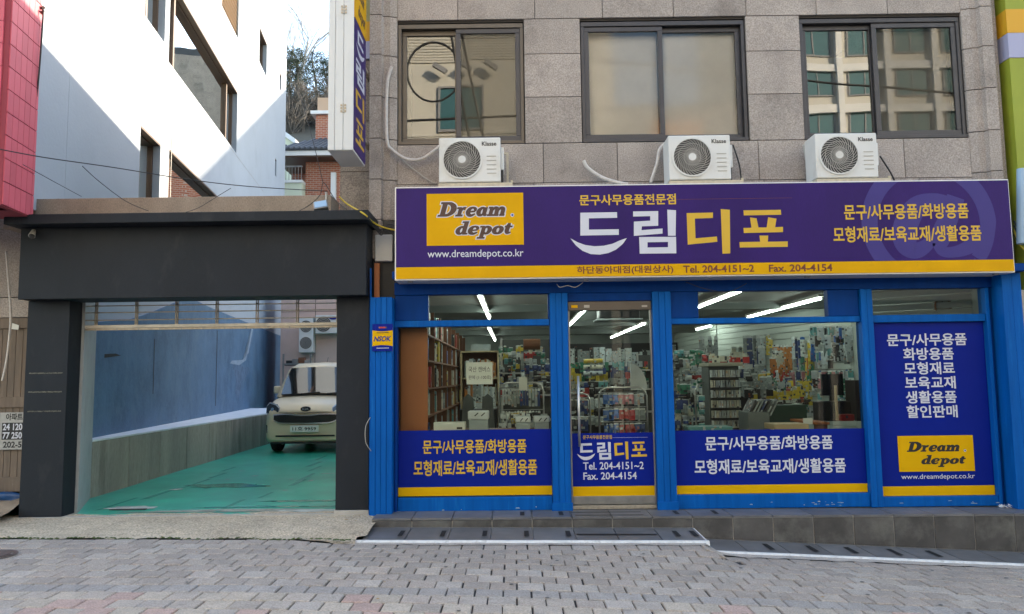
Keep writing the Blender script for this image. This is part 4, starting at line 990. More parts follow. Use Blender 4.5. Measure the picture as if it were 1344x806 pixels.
cable('yellow_cable', [pp(445, 258, 8.1), pp(456, 268, 8.1), pp(478, 281, 7.76), pp(490, 292, 8.05), pp(505, 299, 8.1), pp(519, 302, 8.1)], .009, 'cable_yellow', 'yellow cable running from the stone wall to the purple sign')
rc = random.Random(9)
for i in range(7):
    a = rc.uniform(-6, 6); cable('corner_cable', [pp(479, 284+a*.6, 8.0), pp(490, 295+a+rc.uniform(-3, 3), 8.1), pp(500, 303+rc.uniform(-7, 7), 8.15), pp(510, 300+rc.uniform(-7, 7), 8.15), pp(521, 304+a, 8.12)], .007, 'cable', 'black cable in the tangle between portal and purple sign', group='cables between portal and sign')
cable('post_wire', [pp(486, 548, 8.09), pp(480, 560, 8.05), pp(480, 580, 8.05), pp(487, 592, 8.09)], .004, 'ac_grille', 'grey wire loop bulging from the left blue post')
cable('sign_wire', [pp(731, 373, 8.15), pp(735, 377, 8.1), pp(745, 375, 8.1), pp(755, 377, 8.1), pp(765, 371, 8.15)], .004, 'ac_grille', 'white wire curl hanging under the sign above the door')
cable('sign_wire', [pp(900, 370, 8.15), pp(925, 379, 8.12), pp(955, 383, 8.12), pp(980, 372, 8.15)], .004, 'cable', 'dark wire sagging under the sign right of the door')
# white box and orange strip between portal and sign
q = MB(); q.box(-1.53, -1.335, 8.34, 8.43, 2.865, 3.165); o = q.build('meter_box', 'ac_white', bevel=.01); tag(o, 'small cream box wedged between the portal and the purple sign', 'box')
q = MB(); q.box(-1.525, -1.47, 8.30, 8.33, 2.45, 2.84); o = q.build('wooden_strip', 'wood_orange'); tag(o, 'short orange wooden board above the left blue post', 'board')
B('gap_shade', 'ac_dark', -1.60, -1.31, 8.405, 8.44, 2.44, 3.33, bld)  # black slab standing in for the shade in this opening

# ================================================================== RED TILED BUILDING AND ITS STONE FOOT
RB = empty('red_tiled_building', (-6.5, 8, 3.2), 'red tiled upper storey at the left edge above the stone wall', 'building')
class RM(MB):
    def add(s, vs, fs):
        k = len(s.v); s.v += [(WX(a)+.13-b, a, c) for a, b, c in vs]; s.f += [tuple(i+k for i in f)[::-1] for f in fs]; return s
RM().box(7.28, 7.90, .012, 3.5, 3.30, 7.2).build('wall', 'grout_red', RB)
y = 7.285
proto = None
k = 0
while y < 7.89:
    y1 = min(y+.112, 7.897); z = 3.31; r_ = 0
    while z < 7.1:
        RM().box(y+.003, y1-.003, 0, .014, z+.004, z+.226).build('tile', 'red_tile', RB); z += .232
    y = y1
for i in range(6):
    for j in range(16): B('tile', 'red_tile', -5.03-.3*(i+1)+.004, -5.03-.3*i-.004, 7.262, 7.278, 3.31+.232*j+.003, 3.31+.232*(j+1)-.003, RB)
B('front_wall', 'grout_red', -8.5, -5.06, 7.279, 7.5, 3.30, 7.2, RB)
LS = empty('stone_building', (-7, 9, .1), 'brown stone ground floor at the left edge behind the garage pillar', 'building')
B('wall', 'joint', -9.5, -5.29, 8.78, 8.90, -.1, 3.45, LS)
for z0, z1 in ((2.56, 3.36), (3.36, 3.72)):
    for xa, xb in ((-8.5, -7.3), (-7.3, -6.3), (-6.3, -5.29)): B('stone_panel', 'granite', xa+.005, xb-.005, 8.72, 8.78, z0+.005, z1-.005, LS)
B('stone_panel', 'granite', -6.15, -5.29, 8.72, 8.78, 2.33, 2.555, LS); B('stone_panel', 'granite', -8.5, -6.16, 8.72, 8.78, .2, 2.555, LS)
dr = empty('door', (-5.75, 8.75, .3)); dr.parent = LS; dr.location = Vector((-5.75, 8.75, .3))-wpos(LS)
q = MB(); q.box(-6.15, -6.03, 8.70, 8.77, .36, 2.32); q.box(-5.40, -5.30, 8.70, 8.77, .36, 2.32); q.box(-6.03, -5.40, 8.70, 8.77, 2.20, 2.32); q.box(-6.03, -5.40, 8.70, 8.77, .36, .52); q.box(-6.03, -5.40, 8.70, 8.77, 1.30, 1.42); q.build('door_frame', 'door_wood', dr, bevel=.004)
for i in range(8):
    for za, zb in ((.52, 1.30), (1.42, 2.20)): B('board', 'door_wood', -6.03+.079*i+.003, -6.03+.079*(i+1)-.003, 8.725, 8.76, za, zb, dr)
mk('flyer_paper', (.42, .41, .38), .85, var=.15, vs=20)
fly = B('flyer', 'flyer_paper', -5.83, -5.545, 8.686, 8.690, .83, 1.245); tag(fly, 'torn black and white flyer with rent prices on the brown wooden door', 'flyer')
B('print_block', 'let_black', -5.80, -5.56, 8.684, 8.6855, .94, 1.13, fly)
text('아파트', -5.76, -5.57, 1.155, 1.235, 8.6845, 'let_black', fly, .03); text('24 120', -5.79, -5.57, 1.045, 1.12, 8.683, 'let_white', fly, .03); text('77 250', -5.79, -5.57, .95, 1.025, 8.683, 'let_white', fly, .03); text('202-5', -5.78, -5.57, .85, .92, 8.6845, 'let_black', fly, .03)
for (a, b, c, d) in ((412, 423, 12, 22),): pass
o = MB().add([(*pp(16, 424, 8.69)[:1], 8.69, pp(16, 424, 8.69)[2]), (pp(25, 427, 8.69)[0], 8.69, pp(25, 427, 8.69)[2]), (pp(24, 433, 8.69)[0], 8.69, pp(24, 433, 8.69)[2]), (pp(15, 432, 8.69)[0], 8.69, pp(15, 432, 8.69)[2])], [(0, 3, 2, 1)]).build('torn_paper', 'paper')
tag(o, 'scrap of white paper stuck at the top of the brown door', 'paper')
# blue tarpaulin bundle at the foot of the door
tb = MB(); rt = random.Random(2); nu, nv = 14, 20
for i in range(nu+1):
    for j in range(nv):
        u = i/nu; a = 2*math.pi*j/nv; r = (.10+.03*math.sin(u*9+j))*math.sin(math.pi*min(max(u, .03), .97))**.4
        tb.v.append((-6.5+1.15*u, 8.5+r*1.1*math.cos(a)+rt.uniform(-.008, .008), .30+r*math.sin(a)+rt.uniform(-.008, .008)))
for i in range(nu):
    for j in range(nv): a = i*nv+j; b = i*nv+(j+1) % nv; tb.f.append((a, b, b+nv, a+nv))
o = tb.build('tarpaulin', 'tarp', smooth=True); tag(o, 'rolled blue tarpaulin lying at the foot of the brown door', 'tarpaulin')
cable('drain_hose', [pp(8, 330, 8.6), pp(12, 380, 8.6), pp(14, 420, 8.6), pp(9, 470, 8.6), pp(3, 500, 8.6)], .012, 'pipe_wrap', 'grey hose hanging down the stone wall left of the portal', 'hose')

# ================================================================== LIME GREEN NEIGHBOUR (right edge)
LG = empty('lime_building', (8, 9, 0), 'lime green building with orange and lavender bands at the right edge', 'building')
B('wall', 'lime', 5.64, 30, 8.33, 20, -2, 5.09, LG); B('band', 'lavender', 5.635, 30, 8.322, 20, 5.092, 5.38, LG); B('band', 'orange_band', 5.633, 30, 8.320, 20, 5.382, 5.66, LG); B('wall_top', 'lime', 5.64, 30, 8.33, 20, 5.662, 7.6, LG)
B('dark_base', 'ac_dark', 5.62, 7.5, 8.28, 8.329, -.3, 2.45, LG); B('corner_board', 'steel', 5.46, 5.615, 8.30, 8.44, -.1, 2.45, LG)
o = MB().tube([pp(1341, 222, 8.1), pp(1341, 320, 8.1)], .05, 12).build('lamp_tube', 'lamp_blue'); tag(o, 'pale round tube cut by the right picture edge on the green wall', 'pipe')
for i, (a, b) in enumerate(((296, 318), (302, 332), (308, 322), (290, 308))): cable('neighbour_cable', [pp(1331, a, 8.25), pp(1338, (a+b)/2+4, 8.2), pp(1350, b, 8.15)], .008, 'cable_yellow' if i == 1 else 'cable', 'cable crossing the green wall right of the sign', group='cables at the right edge')

# ================================================================== CAR
def build_car():
    cx, y0, g = -3.985, 14.6, .190
    C = empty('parked_car', (cx, y0+1.8, g), 'beige compact car parked nose out on the green floor', 'car')
    X = lambda x: cx+x
    secs = [  # t, half width, bottom z, top z (hood/belt), corner shrink
        (0.00, .66, .26, .76, .07), (.012, .70, .235, .79, .06), (.05, .755, .20, .84, .06), (.13, .79, .18, .91, .06), (.40, .795, .18, 1.01, .06), (.80, .80, .18, 1.07, .05), (1.2, .80, .18, 1.10, .03), (2.6, .80, .18, 1.12, .03), (3.4, .79, .20, 1.10, .04), (3.56, .74, .25, 1.05, .08)]
    b = MB(); n = 0
    prof_n = None
    for t, hw, zb, zt, sh in secs:
        p = [(0, zb), (hw-.08, zb), (hw-.015, zb+.04), (hw, zb+.14), (hw, (zb+zt)/2), (hw-sh*.2, zt-.10), (hw-sh*.6, zt-.035), (hw-sh-.05, zt-.005), (hw*.55, zt+.015), (0, zt+.03)]
        full = p+[(-a, z) for a, z in p[-2:0:-1]]; prof_n = len(full)
        b.v += [(X(a), y0+t, g+z) for a, z in full]
    for i in range(len(secs)-1):
        for j in range(prof_n): a = i*prof_n+j; c = i*prof_n+(j+1) % prof_n; b.f.append((a, c, c+prof_n, a+prof_n))
    b.f.append(tuple(range(prof_n-1, -1, -1))); b.f.append(tuple(range((len(secs)-1)*prof_n, len(secs)*prof_n)))
    o = b.build('body', 'car_paint', C, smooth=True); s = o.modifiers.new('s', 'SUBSURF'); s.levels = 2; s.render_levels = 2
    # greenhouse
    h = MB(); gs = [(.70, .745, 1.04, 1.06), (.96, .745, 1.05, 1.40), (1.16, .74, 1.06, 1.66), (1.5, .735, 1.06, 1.735), (2.7, .72, 1.06, 1.745), (3.35, .70, 1.06, 1.68), (3.5, .68, 1.05, 1.1)]
    for t, hw, zb, zt in gs:
        k = max(0, min(1, (zt-1.06)/.6)); tw = hw-.10*k
        p = [(0, zb), (hw, zb), (tw+.02, zt-.06*k), (tw-.08, zt-.005), (0, zt+.02)]
        full = p+[(-a, z) for a, z in p[-2:0:-1]]; m2 = len(full); h.v += [(X(a), y0+t, g+z) for a, z in full]
    for i in range(len(gs)-1):
        for j in range(m2): a = i*m2+j; c = i*m2+(j+1) % m2; h.f.append((a, c, c+m2, a+m2))
    h.build('cabin', 'car_paint', C, smooth=True, bevel=0)
    # glass
    ws = MB(); nn = 10
    for (t, hw, z) in ((.735, .685, 1.085), (.955, .655, 1.385), (1.13, .60, 1.61)):
        for i in range(nn+1): u = -1+2*i/nn; ws.v.append((X(hw*u), y0+t-.02-.035*(1-u*u), g+z+.02*(1-u*u)+.02))
    for r_ in range(2):
        for i in range(nn): a = r_*(nn+1)+i; ws.f.append((a, a+1, a+nn+2, a+nn+1))
    ws.build('windscreen', 'car_glass', C, smooth=True)
    for s in (-1, 1):
        q = MB(); q.add([(X(s*.765), y0+1.0, g+1.10), (X(s*.765), y0+3.1, g+1.12), (X(s*.675), y0+3.0, g+1.58), (X(s*.675), y0+1.30, g+1.60)], [(0, 1, 2, 3)]); q.build('side_window', 'car_glass', C)
    # roof edge highlight strip left out; black cowl under the windscreen
    q = MB(); q.box(X(-.66), X(.66), y0+.66, y0+.72, g+1.085, g+1.105); q.build('cowl', 'black_plastic', C)
    for s in (-.28, .25):
        q = MB(); q.tube([(X(s), y0+.67, g+1.115), (X(s+.38), y0+.68, g+1.145)], .008, 6); q.build('wiper', 'black_plastic', C)
    # nose features on slightly curved front: y as a function of x
    def fy(x, z): return y0-.006+.085*(abs(x)/.80)**3.0+.42*max(0, z-.76)
    def plate(name, pts, material, push=.0, par=C):
        q = MB(); n = len(pts); q.add([(X(x), fy(x, z)-push, g+z) for x, z in pts]+[(X(x), fy(x, z)+.05, g+z) for x, z in pts], [tuple(range(n))]+[(i, i+n, (i+1) % n+n, (i+1) % n) for i in range(n)]); return q.build(name, material, par, smooth=False)
    def curved(name, x0, x1, fz0, fz1, material, push, par=C, n=20):
        q = MB()
        for i in range(n+1):
            x = x0+(x1-x0)*i/n; a, b_ = fz0(x), fz1(x); q.v += [(X(x), fy(x, a)-push, g+a), (X(x), fy(x, b_)-push, g+b_), (X(x), fy(x, a)+.04, g+a), (X(x), fy(x, b_)+.04, g+b_)]
        for i in range(n):
            k = i*4; q.f += [(k, k+4, k+5, k+1), (k+1, k+5, k+7, k+3), (k, k+2, k+6, k+4)]
        q.f += [(0, 1, 3, 2), (n*4, n*4+2, n*4+3, n*4+1)]
        return q.build(name, material, par)
    gt = lambda x: .722-.012*math.cos(x/.6*math.pi*1.5)-.004; gb = lambda x: .575+.012*abs(x)/.6+.055*max(0, (abs(x)-.44)/.16)**2
    cr = lambda k: (lambda x: (gt(x)+.022) if k else (gb(x)-.022))
    ch = curved('grille_trim', -.615, .615, cr(0), cr(1), 'chrome', .030)
    gg = curved('grille', -.595, .595, gb, gt, 'black_plastic', .036)
    for k in range(5):
        zf = lambda x, k=k: gb(x)+(gt(x)-gb(x))*(k+.6)/5.6
        curved('grille_bar', -.57, .57, zf, lambda x, zf=zf: zf(x)+.007, 'ac_dark', .041, gg)
    curved('bonnet_seam', -.50, .50, lambda x: .765+.0*x, lambda x: .771, 'ac_dark', .012)
    curved('lower_intake', -.60, .60, lambda x: .315, lambda x: .345, 'black_plastic', .02)
    curved('bumper_lip', -.66, .66, lambda x: .185, lambda x: .215, 'black_plastic', .01)
    q = B('number_plate', 'paper', X(-.27), X(.27), y0-.060, y0-.048, g+.405, g+.530, C, .004); text('11호 9959', X(-.225), X(.225), g+.435, g+.505, y0-.0615, 'let_black', q, .02)
    e = MB(); pts = [(.095*math.cos(R(15*i)), .048*math.sin(R(15*i))) for i in range(24)]
    e.add([(X(a), y0+.005, g+.835+z) for a, z in pts]+[(X(a), y0+.10, g+.835+z) for a, z in pts], [tuple(range(24))]+[(i, i+24, (i+1) % 24+24, (i+1) % 24) for i in range(24)]); eb = e.build('emblem', 'black_plastic', C)
    text('KIA', X(-.062), X(.062), g+.812, g+.858, y0+.002, 'chrome', eb, .03)
    for s in (-1, 1):
        hl = plate('headlight', [(s*u, z) for u, z in ([(.50, .77), (.66, .73), (.765, .76), (.775, .90), (.72, .965), (.58, .93), (.50, .86)])][::s], 'lamp_glass', .012)
        plate('lamp_reflector', [(s*u, z) for u, z in ([(.515, .785), (.67, .745), (.755, .775), (.765, .89), (.715, .945), (.59, .91), (.515, .85)])][::s], 'lamp_dark', .020, hl)
        plate('lamp_bulb', [(s*(.645+.034*math.cos(R(30*i))), .835+.034*math.sin(R(30*i))) for i in range(12)][::s], 'chrome', .026, hl)
        fg = plate('fog_light', [(s*u, z) for u, z in [(.66, .38), (.745, .39), (.755, .54), (.67, .53)]][::s], 'black_plastic', .02)
        for dz in (.41, .455, .50): plate('lamp_bulb', [(s*u, z) for u, z in [(.675, dz-.015), (.735, dz-.015), (.735, dz+.018), (.675, dz+.018)]][::s], 'lamp_glass', .028, fg)
        mi = MB(Matrix.Translation((X(s*.86), y0+1.05, g+1.12))); mi.box(-.07, .07, -.05, .05, 0, .15); mo_ = mi.build('door_mirror', 'car_paint', C, bevel=.03, smooth=True, seg=3)
        q = MB(); q.tube([(X(s*.76), y0+1.05, g+1.10), (X(s*.84), y0+1.05, g+1.14)], .02, 6); q.build('mirror_arm', 'black_plastic', mo_)
        for yy in (.62, 3.02):
            wh = empty('wheel', (X(s*.70), y0+yy, g+.28)); wh.parent = C; wh.location = Vector((X(s*.70), y0+yy, g+.28))-wpos(C)
            def wheel(r, xa, xb, nm, mt):
                q = MB(); n2 = 28; pr = [(xa, r*.86), (xa+.02*s, r), (xb-.02*s, r), (xb, r*.86)]
                for xx, rr_ in pr: q.v += [(X(xx), y0+yy+rr_*math.cos(2*math.pi*i/n2), g+.285+rr_*math.sin(2*math.pi*i/n2)) for i in range(n2)]
                for k in range(3):
                    for i in range(n2): a = k*n2+i; c = k*n2+(i+1) % n2; q.f.append((a, c, c+n2, a+n2))
                q.f += [tuple(range(n2)), tuple(range(3*n2, 4*n2))]; return q.build(nm, mt, wh)
            wheel(.285, s*.61, s*.79, 'tyre', 'tyre'); wheel(.19, s*.60, s*.80, 'rim', 'metal')
    ant = MB(); ant.tube([(X(0), y0+1.6, g+1.70), (X(0), y0+1.75, g+1.86)], .006, 6); ant.build('aerial', 'black_plastic', C)
build_car()

# ================================================================== BUILDINGS BEYOND THE PARKING BAY
PK = empty('pink_building', (-4, 23, 0), 'pinkish rendered low building wall behind the parked car', 'building')
B('wall', 'pink_wall', -6.75, -1.99, 22.0, 24, 0, 4.3, PK); B('coping', 'plinth', -6.8, -1.99, 21.95, 24, 4.3, 4.4, PK)
for xx in (-5.75, -4.55, -3.3): B('joint_line', 'joint', xx, xx+.012, 21.992, 22.0, 0, 4.3, PK)
B('joint_line', 'joint', -6.75, -1.99, 21.991, 22.0, 3.55, 3.56, PK)
def twin_ac(x0, x1, z0, z1, y, label, horizontal=False):
    A = empty('air_conditioner', ((x0+x1)/2, y, z0), label, 'air conditioner', 'air conditioner units on the pink wall')
    B('casing', 'ac_white', x0, x1, y, y+.28, z0, z1, A, .01)
    cs = [((x0+x1)/2, z0+(z1-z0)*.27), ((x0+x1)/2, z0+(z1-z0)*.74)] if not horizontal else [(x0+(x1-x0)*.30, (z0+z1)/2)]
    r = min((x1-x0)*.42, (z1-z0)*.42)
    for c in cs:
        d = MB(); d.disc(c[0], y-.003, c[1], r, 24); d.build('fan_recess', 'ac_dark', A)
        q = MB()
        for k in range(5): q.ring(c[0], y-.012, c[1], r*(k+1)/5-.006, r*(k+1)/5+.006, 24, y-.006)
        q.build('fan_grille', 'ac_grille', A)
    return A
twin_ac(-6.12, -5.72, 2.36, 3.36, 21.65, 'tall two-fan air conditioner unit on the pink wall behind the car')
A = twin_ac(-5.66, -4.90, 2.90, 3.42, 21.68, 'single-fan air conditioner unit beside the tall one on the pink wall', True)
q = MB(); q.add([(-5.15+.12*math.cos(R(20*i)), 21.675, 3.33+.045*math.sin(R(20*i))) for i in range(18)], [tuple(range(18))]); q.build('logo', 'film_blue', A)
bx = empty('storage_rack', (-6.1, 21.0, 1.9), 'low metal rack of odds and ends behind the parked car', 'rack')
q = MB(); q.box(-6.35, -6.31, 20.9, 20.94, .2, 2.3); q.box(-5.6, -5.56, 20.9, 20.94, .2, 2.3); q.box(-6.31, -5.6, 20.9, 20.94, 2.0, 2.04); q.build('frame', 'steel', bx); B('shelf', 'ac_dark', -6.31, -5.60, 20.95, 21.3, 1.98, 2.02, bx)
for i in range(4): B('box', ['ac_dark', 'steel', 'wood_brown', 'ac_grille'][i], -6.28+.17*i, -6.13+.17*i, 21.0, 21.2, 2.021, 2.12+.04*(i % 3), bx)
# brick house
H_ = empty('brick_house', (-7.3, 29, 0), 'red brick house with dark tiled roof seen behind the portal', 'house')
B('wall', 'brick', -7.74, -3.2, 28.0, 33, 0, 9.75, H_); 
q = MB(); q.box(-8.75, -7.742, 29.6, 32.8, 0, 9.75); q.build('recess_wall', 'brick', H_)
B('eave', 'render_white', -8.85, -3.2, 27.3, 33, 9.80, 9.98, H_)
B('soffit', 'frame_brown', -8.82, -3.2, 27.35, 33, 9.752, 9.798, H_)
q = MB(); q.add([(-8.85, 27.25, 9.985), (-3.2, 27.25, 9.985), (-3.2, 30.2, 11.3), (-7.9, 30.2, 11.3), (-8.85, 33, 9.985), (-3.2, 33, 9.985)], [(0, 1, 2, 3), (0, 3, 4), (3, 2, 5, 4)]); q.build('roof', 'roof_tile', H_)
for i in range(28):                                   # rolled tile courses
    x = -8.75+.2*i; q = MB(); xt = max(x, -8.85+ (0)); top = min(1, (x+8.85)/.95) if x < -7.9 else 1
    q.tube([(x, 27.22, 10.03), (x+.0, 27.25+2.95*top, 10.03+1.315*top)], .055, 6); q.build('roof_tile', 'roof_tile', H_)
for i in range(4): 
    q = MB(); z = 10.03+.33*i; q.tube([(-8.8+.25*i, 27.3+.74*i, z), (-3.3, 27.3+.74*i, z)], .05, 6); q.build('roof_tile', 'roof_tile', H_)
ch_ = B('chimney', 'brick', -8.02, -6.9, 30.4, 31.6, 9.9, 12.42, H_); B('chimney_band', 'render_white', -8.2, -6.8, 30.25, 31.8, 12.425, 12.56, ch_); B('chimney_top', 'tan', -7.95, -6.9, 30.4, 31.6, 12.565, 13.15, ch_)
# balcony
bal = B('balcony', 'render_pale', -8.75, -7.75, 27.6, 29.6, 8.0, 8.85, H_); B('balcony_cap', 'render_white', -8.8, -7.74, 27.55, 29.6, 8.852, 8.95, bal)
for i in range(9): B('baluster', 'steel', -8.72+.115*i, -8.70+.115*i, 27.6, 27.63, 8.952, 9.45, bal)
B('rail', 'steel', -8.76, -7.75, 27.58, 27.65, 9.452, 9.50, bal)
B('white_post', 'render_white', -6.76, -6.58, 27.85, 27.99, 0, 9.3, H_)
YH = empty('pale_house', (-11, 38, 0), 'pale green rendered house gable beyond the brick house', 'house')
q = MB(); q.prism([(-15, 0), (-10.9, 0), (-10.9, 13.4), (-12.2, 14.3), (-15, 14.3)], 37, 42); q.build('wall', 'render_pale', YH)
q = MB(); q.prism([(-15.2, 14.3), (-12.15, 14.3), (-10.7, 13.25), (-10.7, 13.5), (-12.1, 14.55), (-15.2, 14.55)], 36.8, 42); q.build('roof', 'render_white', YH)
B('window', 'frosted', -12.4, -11.9, 36.98, 37.0, 12.7, 13.6, YH)
# wall above ground of the building that shades the white wall, beyond the brick house row
SB = empty('rear_building', (0, 30, 0), 'tall brown building standing behind the shop out of view', 'building')
B('wall', 'granite_dark', -5.35, 32, 33.1, 45, 0, 15.6, SB); B('roof', 'asphalt', -5.35, 32, 33.1, 45, 15.602, 15.9, SB)
# wooded hill
structure(sheet('hill', 'hill', [-70+i*5 for i in range(29)], [43+i*5 for i in range(18)], lambda x, y: 15+20*(1-math.exp(-(y-43)/28.))+1.2*math.sin(x*.2+y*.13)))
def hz(x, y): return 15+20*(1-math.exp(-(y-43)/28.))+1.2*math.sin(x*.2+y*.13)
def pine(x, y, h, seed, label):
    r = random.Random(seed); z0 = hz(x, y)-.4; T = empty('pine_tree', (x, y, z0), label, 'tree', 'trees on the hill')
    tr = MB(); pts = [(x+math.sin(i*.9+seed)*.12*i*.3, y, z0+h*i/8) for i in range(9)]; tr.tube(pts, [.16-.016*i for i in range(9)], 7)
    for k in range(14):
        zz = z0+h*r.uniform(.35, .95); a = r.uniform(0, 6.28); l = h*.16*(1.25-(zz-z0)/h)+.3; tr.tube([(x, y, zz), (x+math.cos(a)*l, y+math.sin(a)*l, zz+l*.3)], [.04, .012], 5)
    tr.build('trunk', 'bark', T)
    cr = MB()
    for k in range(64):
        u = r.uniform(.34, 1.0); a = r.uniform(0, 6.28); rad = h*.20*(1.22-u)*r.uniform(.3, 1.15)+.15; c = Vector((x+math.cos(a)*rad, y+math.sin(a)*rad, z0+h*u)); s = r.uniform(.35, .75)
        for _ in range(34):
            d = Vector((r.gauss(0, 1), r.gauss(0, 1), r.gauss(0, .55)))*s*.45; p = c+d; q1 = Vector((r.uniform(-1, 1), r.uniform(-1, 1), r.uniform(-1, 1)))*.13; q2 = Vector((r.uniform(-1, 1), r.uniform(-1, 1), r.uniform(-1, 1)))*.05
            cr.add([tuple(p-q1), tuple(p+q2), tuple(p+q1)], [(0, 1, 2)])
    cr.build('crown', 'needles', T)
def bare(x, y, h, seed, label, pale=False):
    r = random.Random(seed); z0 = hz(x, y)-.4; T = empty('bare_tree', (x, y, z0), label, 'tree', 'trees on the hill')
    tr = MB(); tw = MB()
    def grow(p, d, l, rad, lev):
        q = p+d*l; mid = (p+q)/2+Vector((r.uniform(-1, 1), r.uniform(-1, 1), 0))*l*.05
        (tr if lev < 2 else tw).tube([tuple(p), tuple(mid), tuple(q)], [rad, rad*.85, rad*.65], 5 if lev < 3 else 3, False)
        if lev >= 5: return
        for _ in range(3 if lev > 0 else 5):
            t = r.uniform(.45, 1); a = r.uniform(0, 6.28); sp = r.uniform(.35, .75)
            nd = (d+Vector((math.cos(a), math.sin(a), .15))*sp).normalized(); grow(p+d*l*t, nd, l*r.uniform(.5, .72), rad*.55, lev+1)
    grow(Vector((x, y, z0)), Vector((r.uniform(-.05, .05), 0, 1)), h*.45, .13, 0)
    tr.build('trunk', 'bark_pale' if pale else 'bark', T); tw.build('crown', 'bark_pale' if pale else 'twigs', T)
k = 0
for x, y, h, kind in ((-18.3, 56, 12.5, 'p'), (-16.2, 52, 8.0, 'p'), (-14.6, 50, 8.2, 'p'), (-13.0, 52, 7.5, 'p'), (-15.4, 58, 9.0, 'p'), (-13.6, 58, 9.0, 'p'), (-12.0, 56, 8, 'p'), (-17.2, 60, 9, 'p'), (-15.9, 56, 14.5, 'w'), (-17.0, 50, 6, 'b'), (-15.2, 48, 6, 'b'), (-13.6, 48, 6, 'b'), (-12.5, 50, 6.5, 'b'), (-16.4, 55, 8, 'b'), (-14.3, 55, 7.5, 'b'), (-13.1, 62, 10, 'b'), (-15.6, 47, 5.5, 'b'), (-14.3, 46.5, 5.0, 'b'), (-16.2, 48.5, 6.0, 'b'), (-13.2, 46.8, 5.2, 'b'), (-12.2, 48.0, 6, 'b'), (-10.5, 54, 8, 'p'), (-20.5, 55, 9, 'p')):
    k += 1; h *= .66
    if kind == 'p': pine(x, y, h, k, 'dark green pine among bare trees on the hill beyond the brick house')
    elif kind == 'w': bare(x, y, h, k, 'tallest pale bare tree reaching up beside the white building', True)
    else: bare(x, y, h, k, 'brown leafless tree on the hillside behind the brick house')

rs_ = random.Random(31)
def shrub(x, y, h, seed):
    r = random.Random(seed); z0 = hz(x, y)-.1; q = MB()
    for _ in range(46):
        a = r.uniform(0, 6.28); sp = r.uniform(.2, .9); p = Vector((x+r.uniform(-.3, .3), y+r.uniform(-.3, .3), z0)); d = Vector((math.cos(a)*sp, math.sin(a)*sp, 1)).normalized(); l = h*r.uniform(.5, 1)
        m1 = p+d*l*.5; q.tube([tuple(p), tuple(m1), tuple(m1+(d+Vector((r.uniform(-.4, .4), r.uniform(-.4, .4), 0))).normalized()*l*.5)], [.03, .02, .008], 3, False)
        for _2 in range(4):
            e = m1+Vector((r.uniform(-1, 1), r.uniform(-1, 1), r.uniform(.2, 1)))*l*.35; q.tube([tuple(m1), tuple(e)], [.014, .006], 3, False)
    o = q.build('leafless_shrub', rs_.choice(['twigs', 'bark', 'twigs'])); tag(o, 'brown leafless shrub on the hillside under the pines', 'shrub', 'shrubs on the hillside')
for i in range(44): shrub(rs_.uniform(-17.5, -10.5), 45+i*.42, rs_.uniform(1.6, 2.8), i+50)

# ================================================================== ACROSS THE STREET (seen in the glass, and as warm bounce)
def facade(root_label, x0, x1, y, zt, wall_m, wins, extra=None):
    F = empty('opposite_building', ((x0+x1)/2, y-3, 0), root_label, 'building')
    B('wall', wall_m, x0, x1, y-8, y, -2.5, zt, F)
    B('added_dark_storey', 'ac_dark', x0+.3, x1-.3, y+.001, y+.10, -2.4, 3.7, F); B('storey_band', 'grey_far', x0, x1, y+.001, y+.25, 3.705, 4.1, F)  # dark ground floor added to darken reflections in the shop glass
    for a, b, c, d in wins:
        if c < 3: continue
        o = MB().add([(b, y+.02, c), (a, y+.02, c), (a, y+.02, d), (b, y+.02, d)], [(0, 1, 2, 3)]).build('window', 'teal_glass', F)
        q = MB(); t = .07; q.box(a-t, b+t, y+.0, y+.07, c-t, c); q.box(a-t, b+t, y, y+.07, d, d+t); q.box(a-t, a, y, y+.07, c, d); q.box(b, b+t, y, y+.07, c, d); q.box((a+b)/2-.03, (a+b)/2+.03, y+.021, y+.06, c, d); q.build('window_frame', 'grey_far', o)
    return F
F1 = facade('cream apartment building across the street seen reflected in glass', -16, 3.2, -6, 15.5, 'cream', [(-2.2, -.9, 9.3, 10.6), (.6, 1.6, 9.2, 10.7), (-8, -6.6, 9.3, 10.7), (-12, -10.5, 9.3, 10.7), (-8, -6.6, 5.6, 7.0), (-12, -10.5, 5.6, 7), (-2.4, -1, 5.6, 7), (.6, 2, 5.6, 7), (-2.2, -.9, 12.6, 13.8), (.6, 1.6, 12.6, 13.8), (-6, -1.5, .3, 2.6), (-13, -8, .3, 2.6)])
for i in range(14): B('siding_board', 'cream', -3.8, 3.15, -6.0, -5.96, 8.0+i*.085, 8.06+i*.085, F1)
for i in range(10): B('siding_board', 'cream', -3.8, 3.15, -6.0, -5.96, 11.5+i*.085, 11.56+i*.085, F1)
for x in (-2.2, -1.4, -.6): 
    q = MB(Matrix.Translation((x, -5.7, 11.2)) @ Matrix.Rotation(R(35), 4, 'Y')); q.box(-.22, .22, -.08, .08, -.07, .07); q.build('wall_lamp', 'grey_far', F1)
F2 = facade('low grey building opposite the shop seen reflected in glass', 3.3, 9.3, -6.3, 10.0, 'grey_far', [(4, 5.4, 7, 8.6), (6.6, 8.2, 7, 8.6), (4, 8.6, .3, 2.8)])
B('red_sign', 'goods_orange', 4.4, 6.0, -6.29, -6.1, 8.8, 9.5, F2)
F3 = facade('low cream building right of the grey one across the street', 9.4, 24, -6.1, 7.6, 'cream', [(10, 12, 4.6, 6.2), (13.5, 15.5, 4.6, 6.2), (17, 19, 4.6, 6.2), (10, 15, .2, 2.6)])
W4 = []
for r_ in range(9):
    for c_ in range(7):
        W4.append((12.9+c_*2.5, 14.5+c_*2.5, 4.4+r_*2.35, 6.0+r_*2.35))
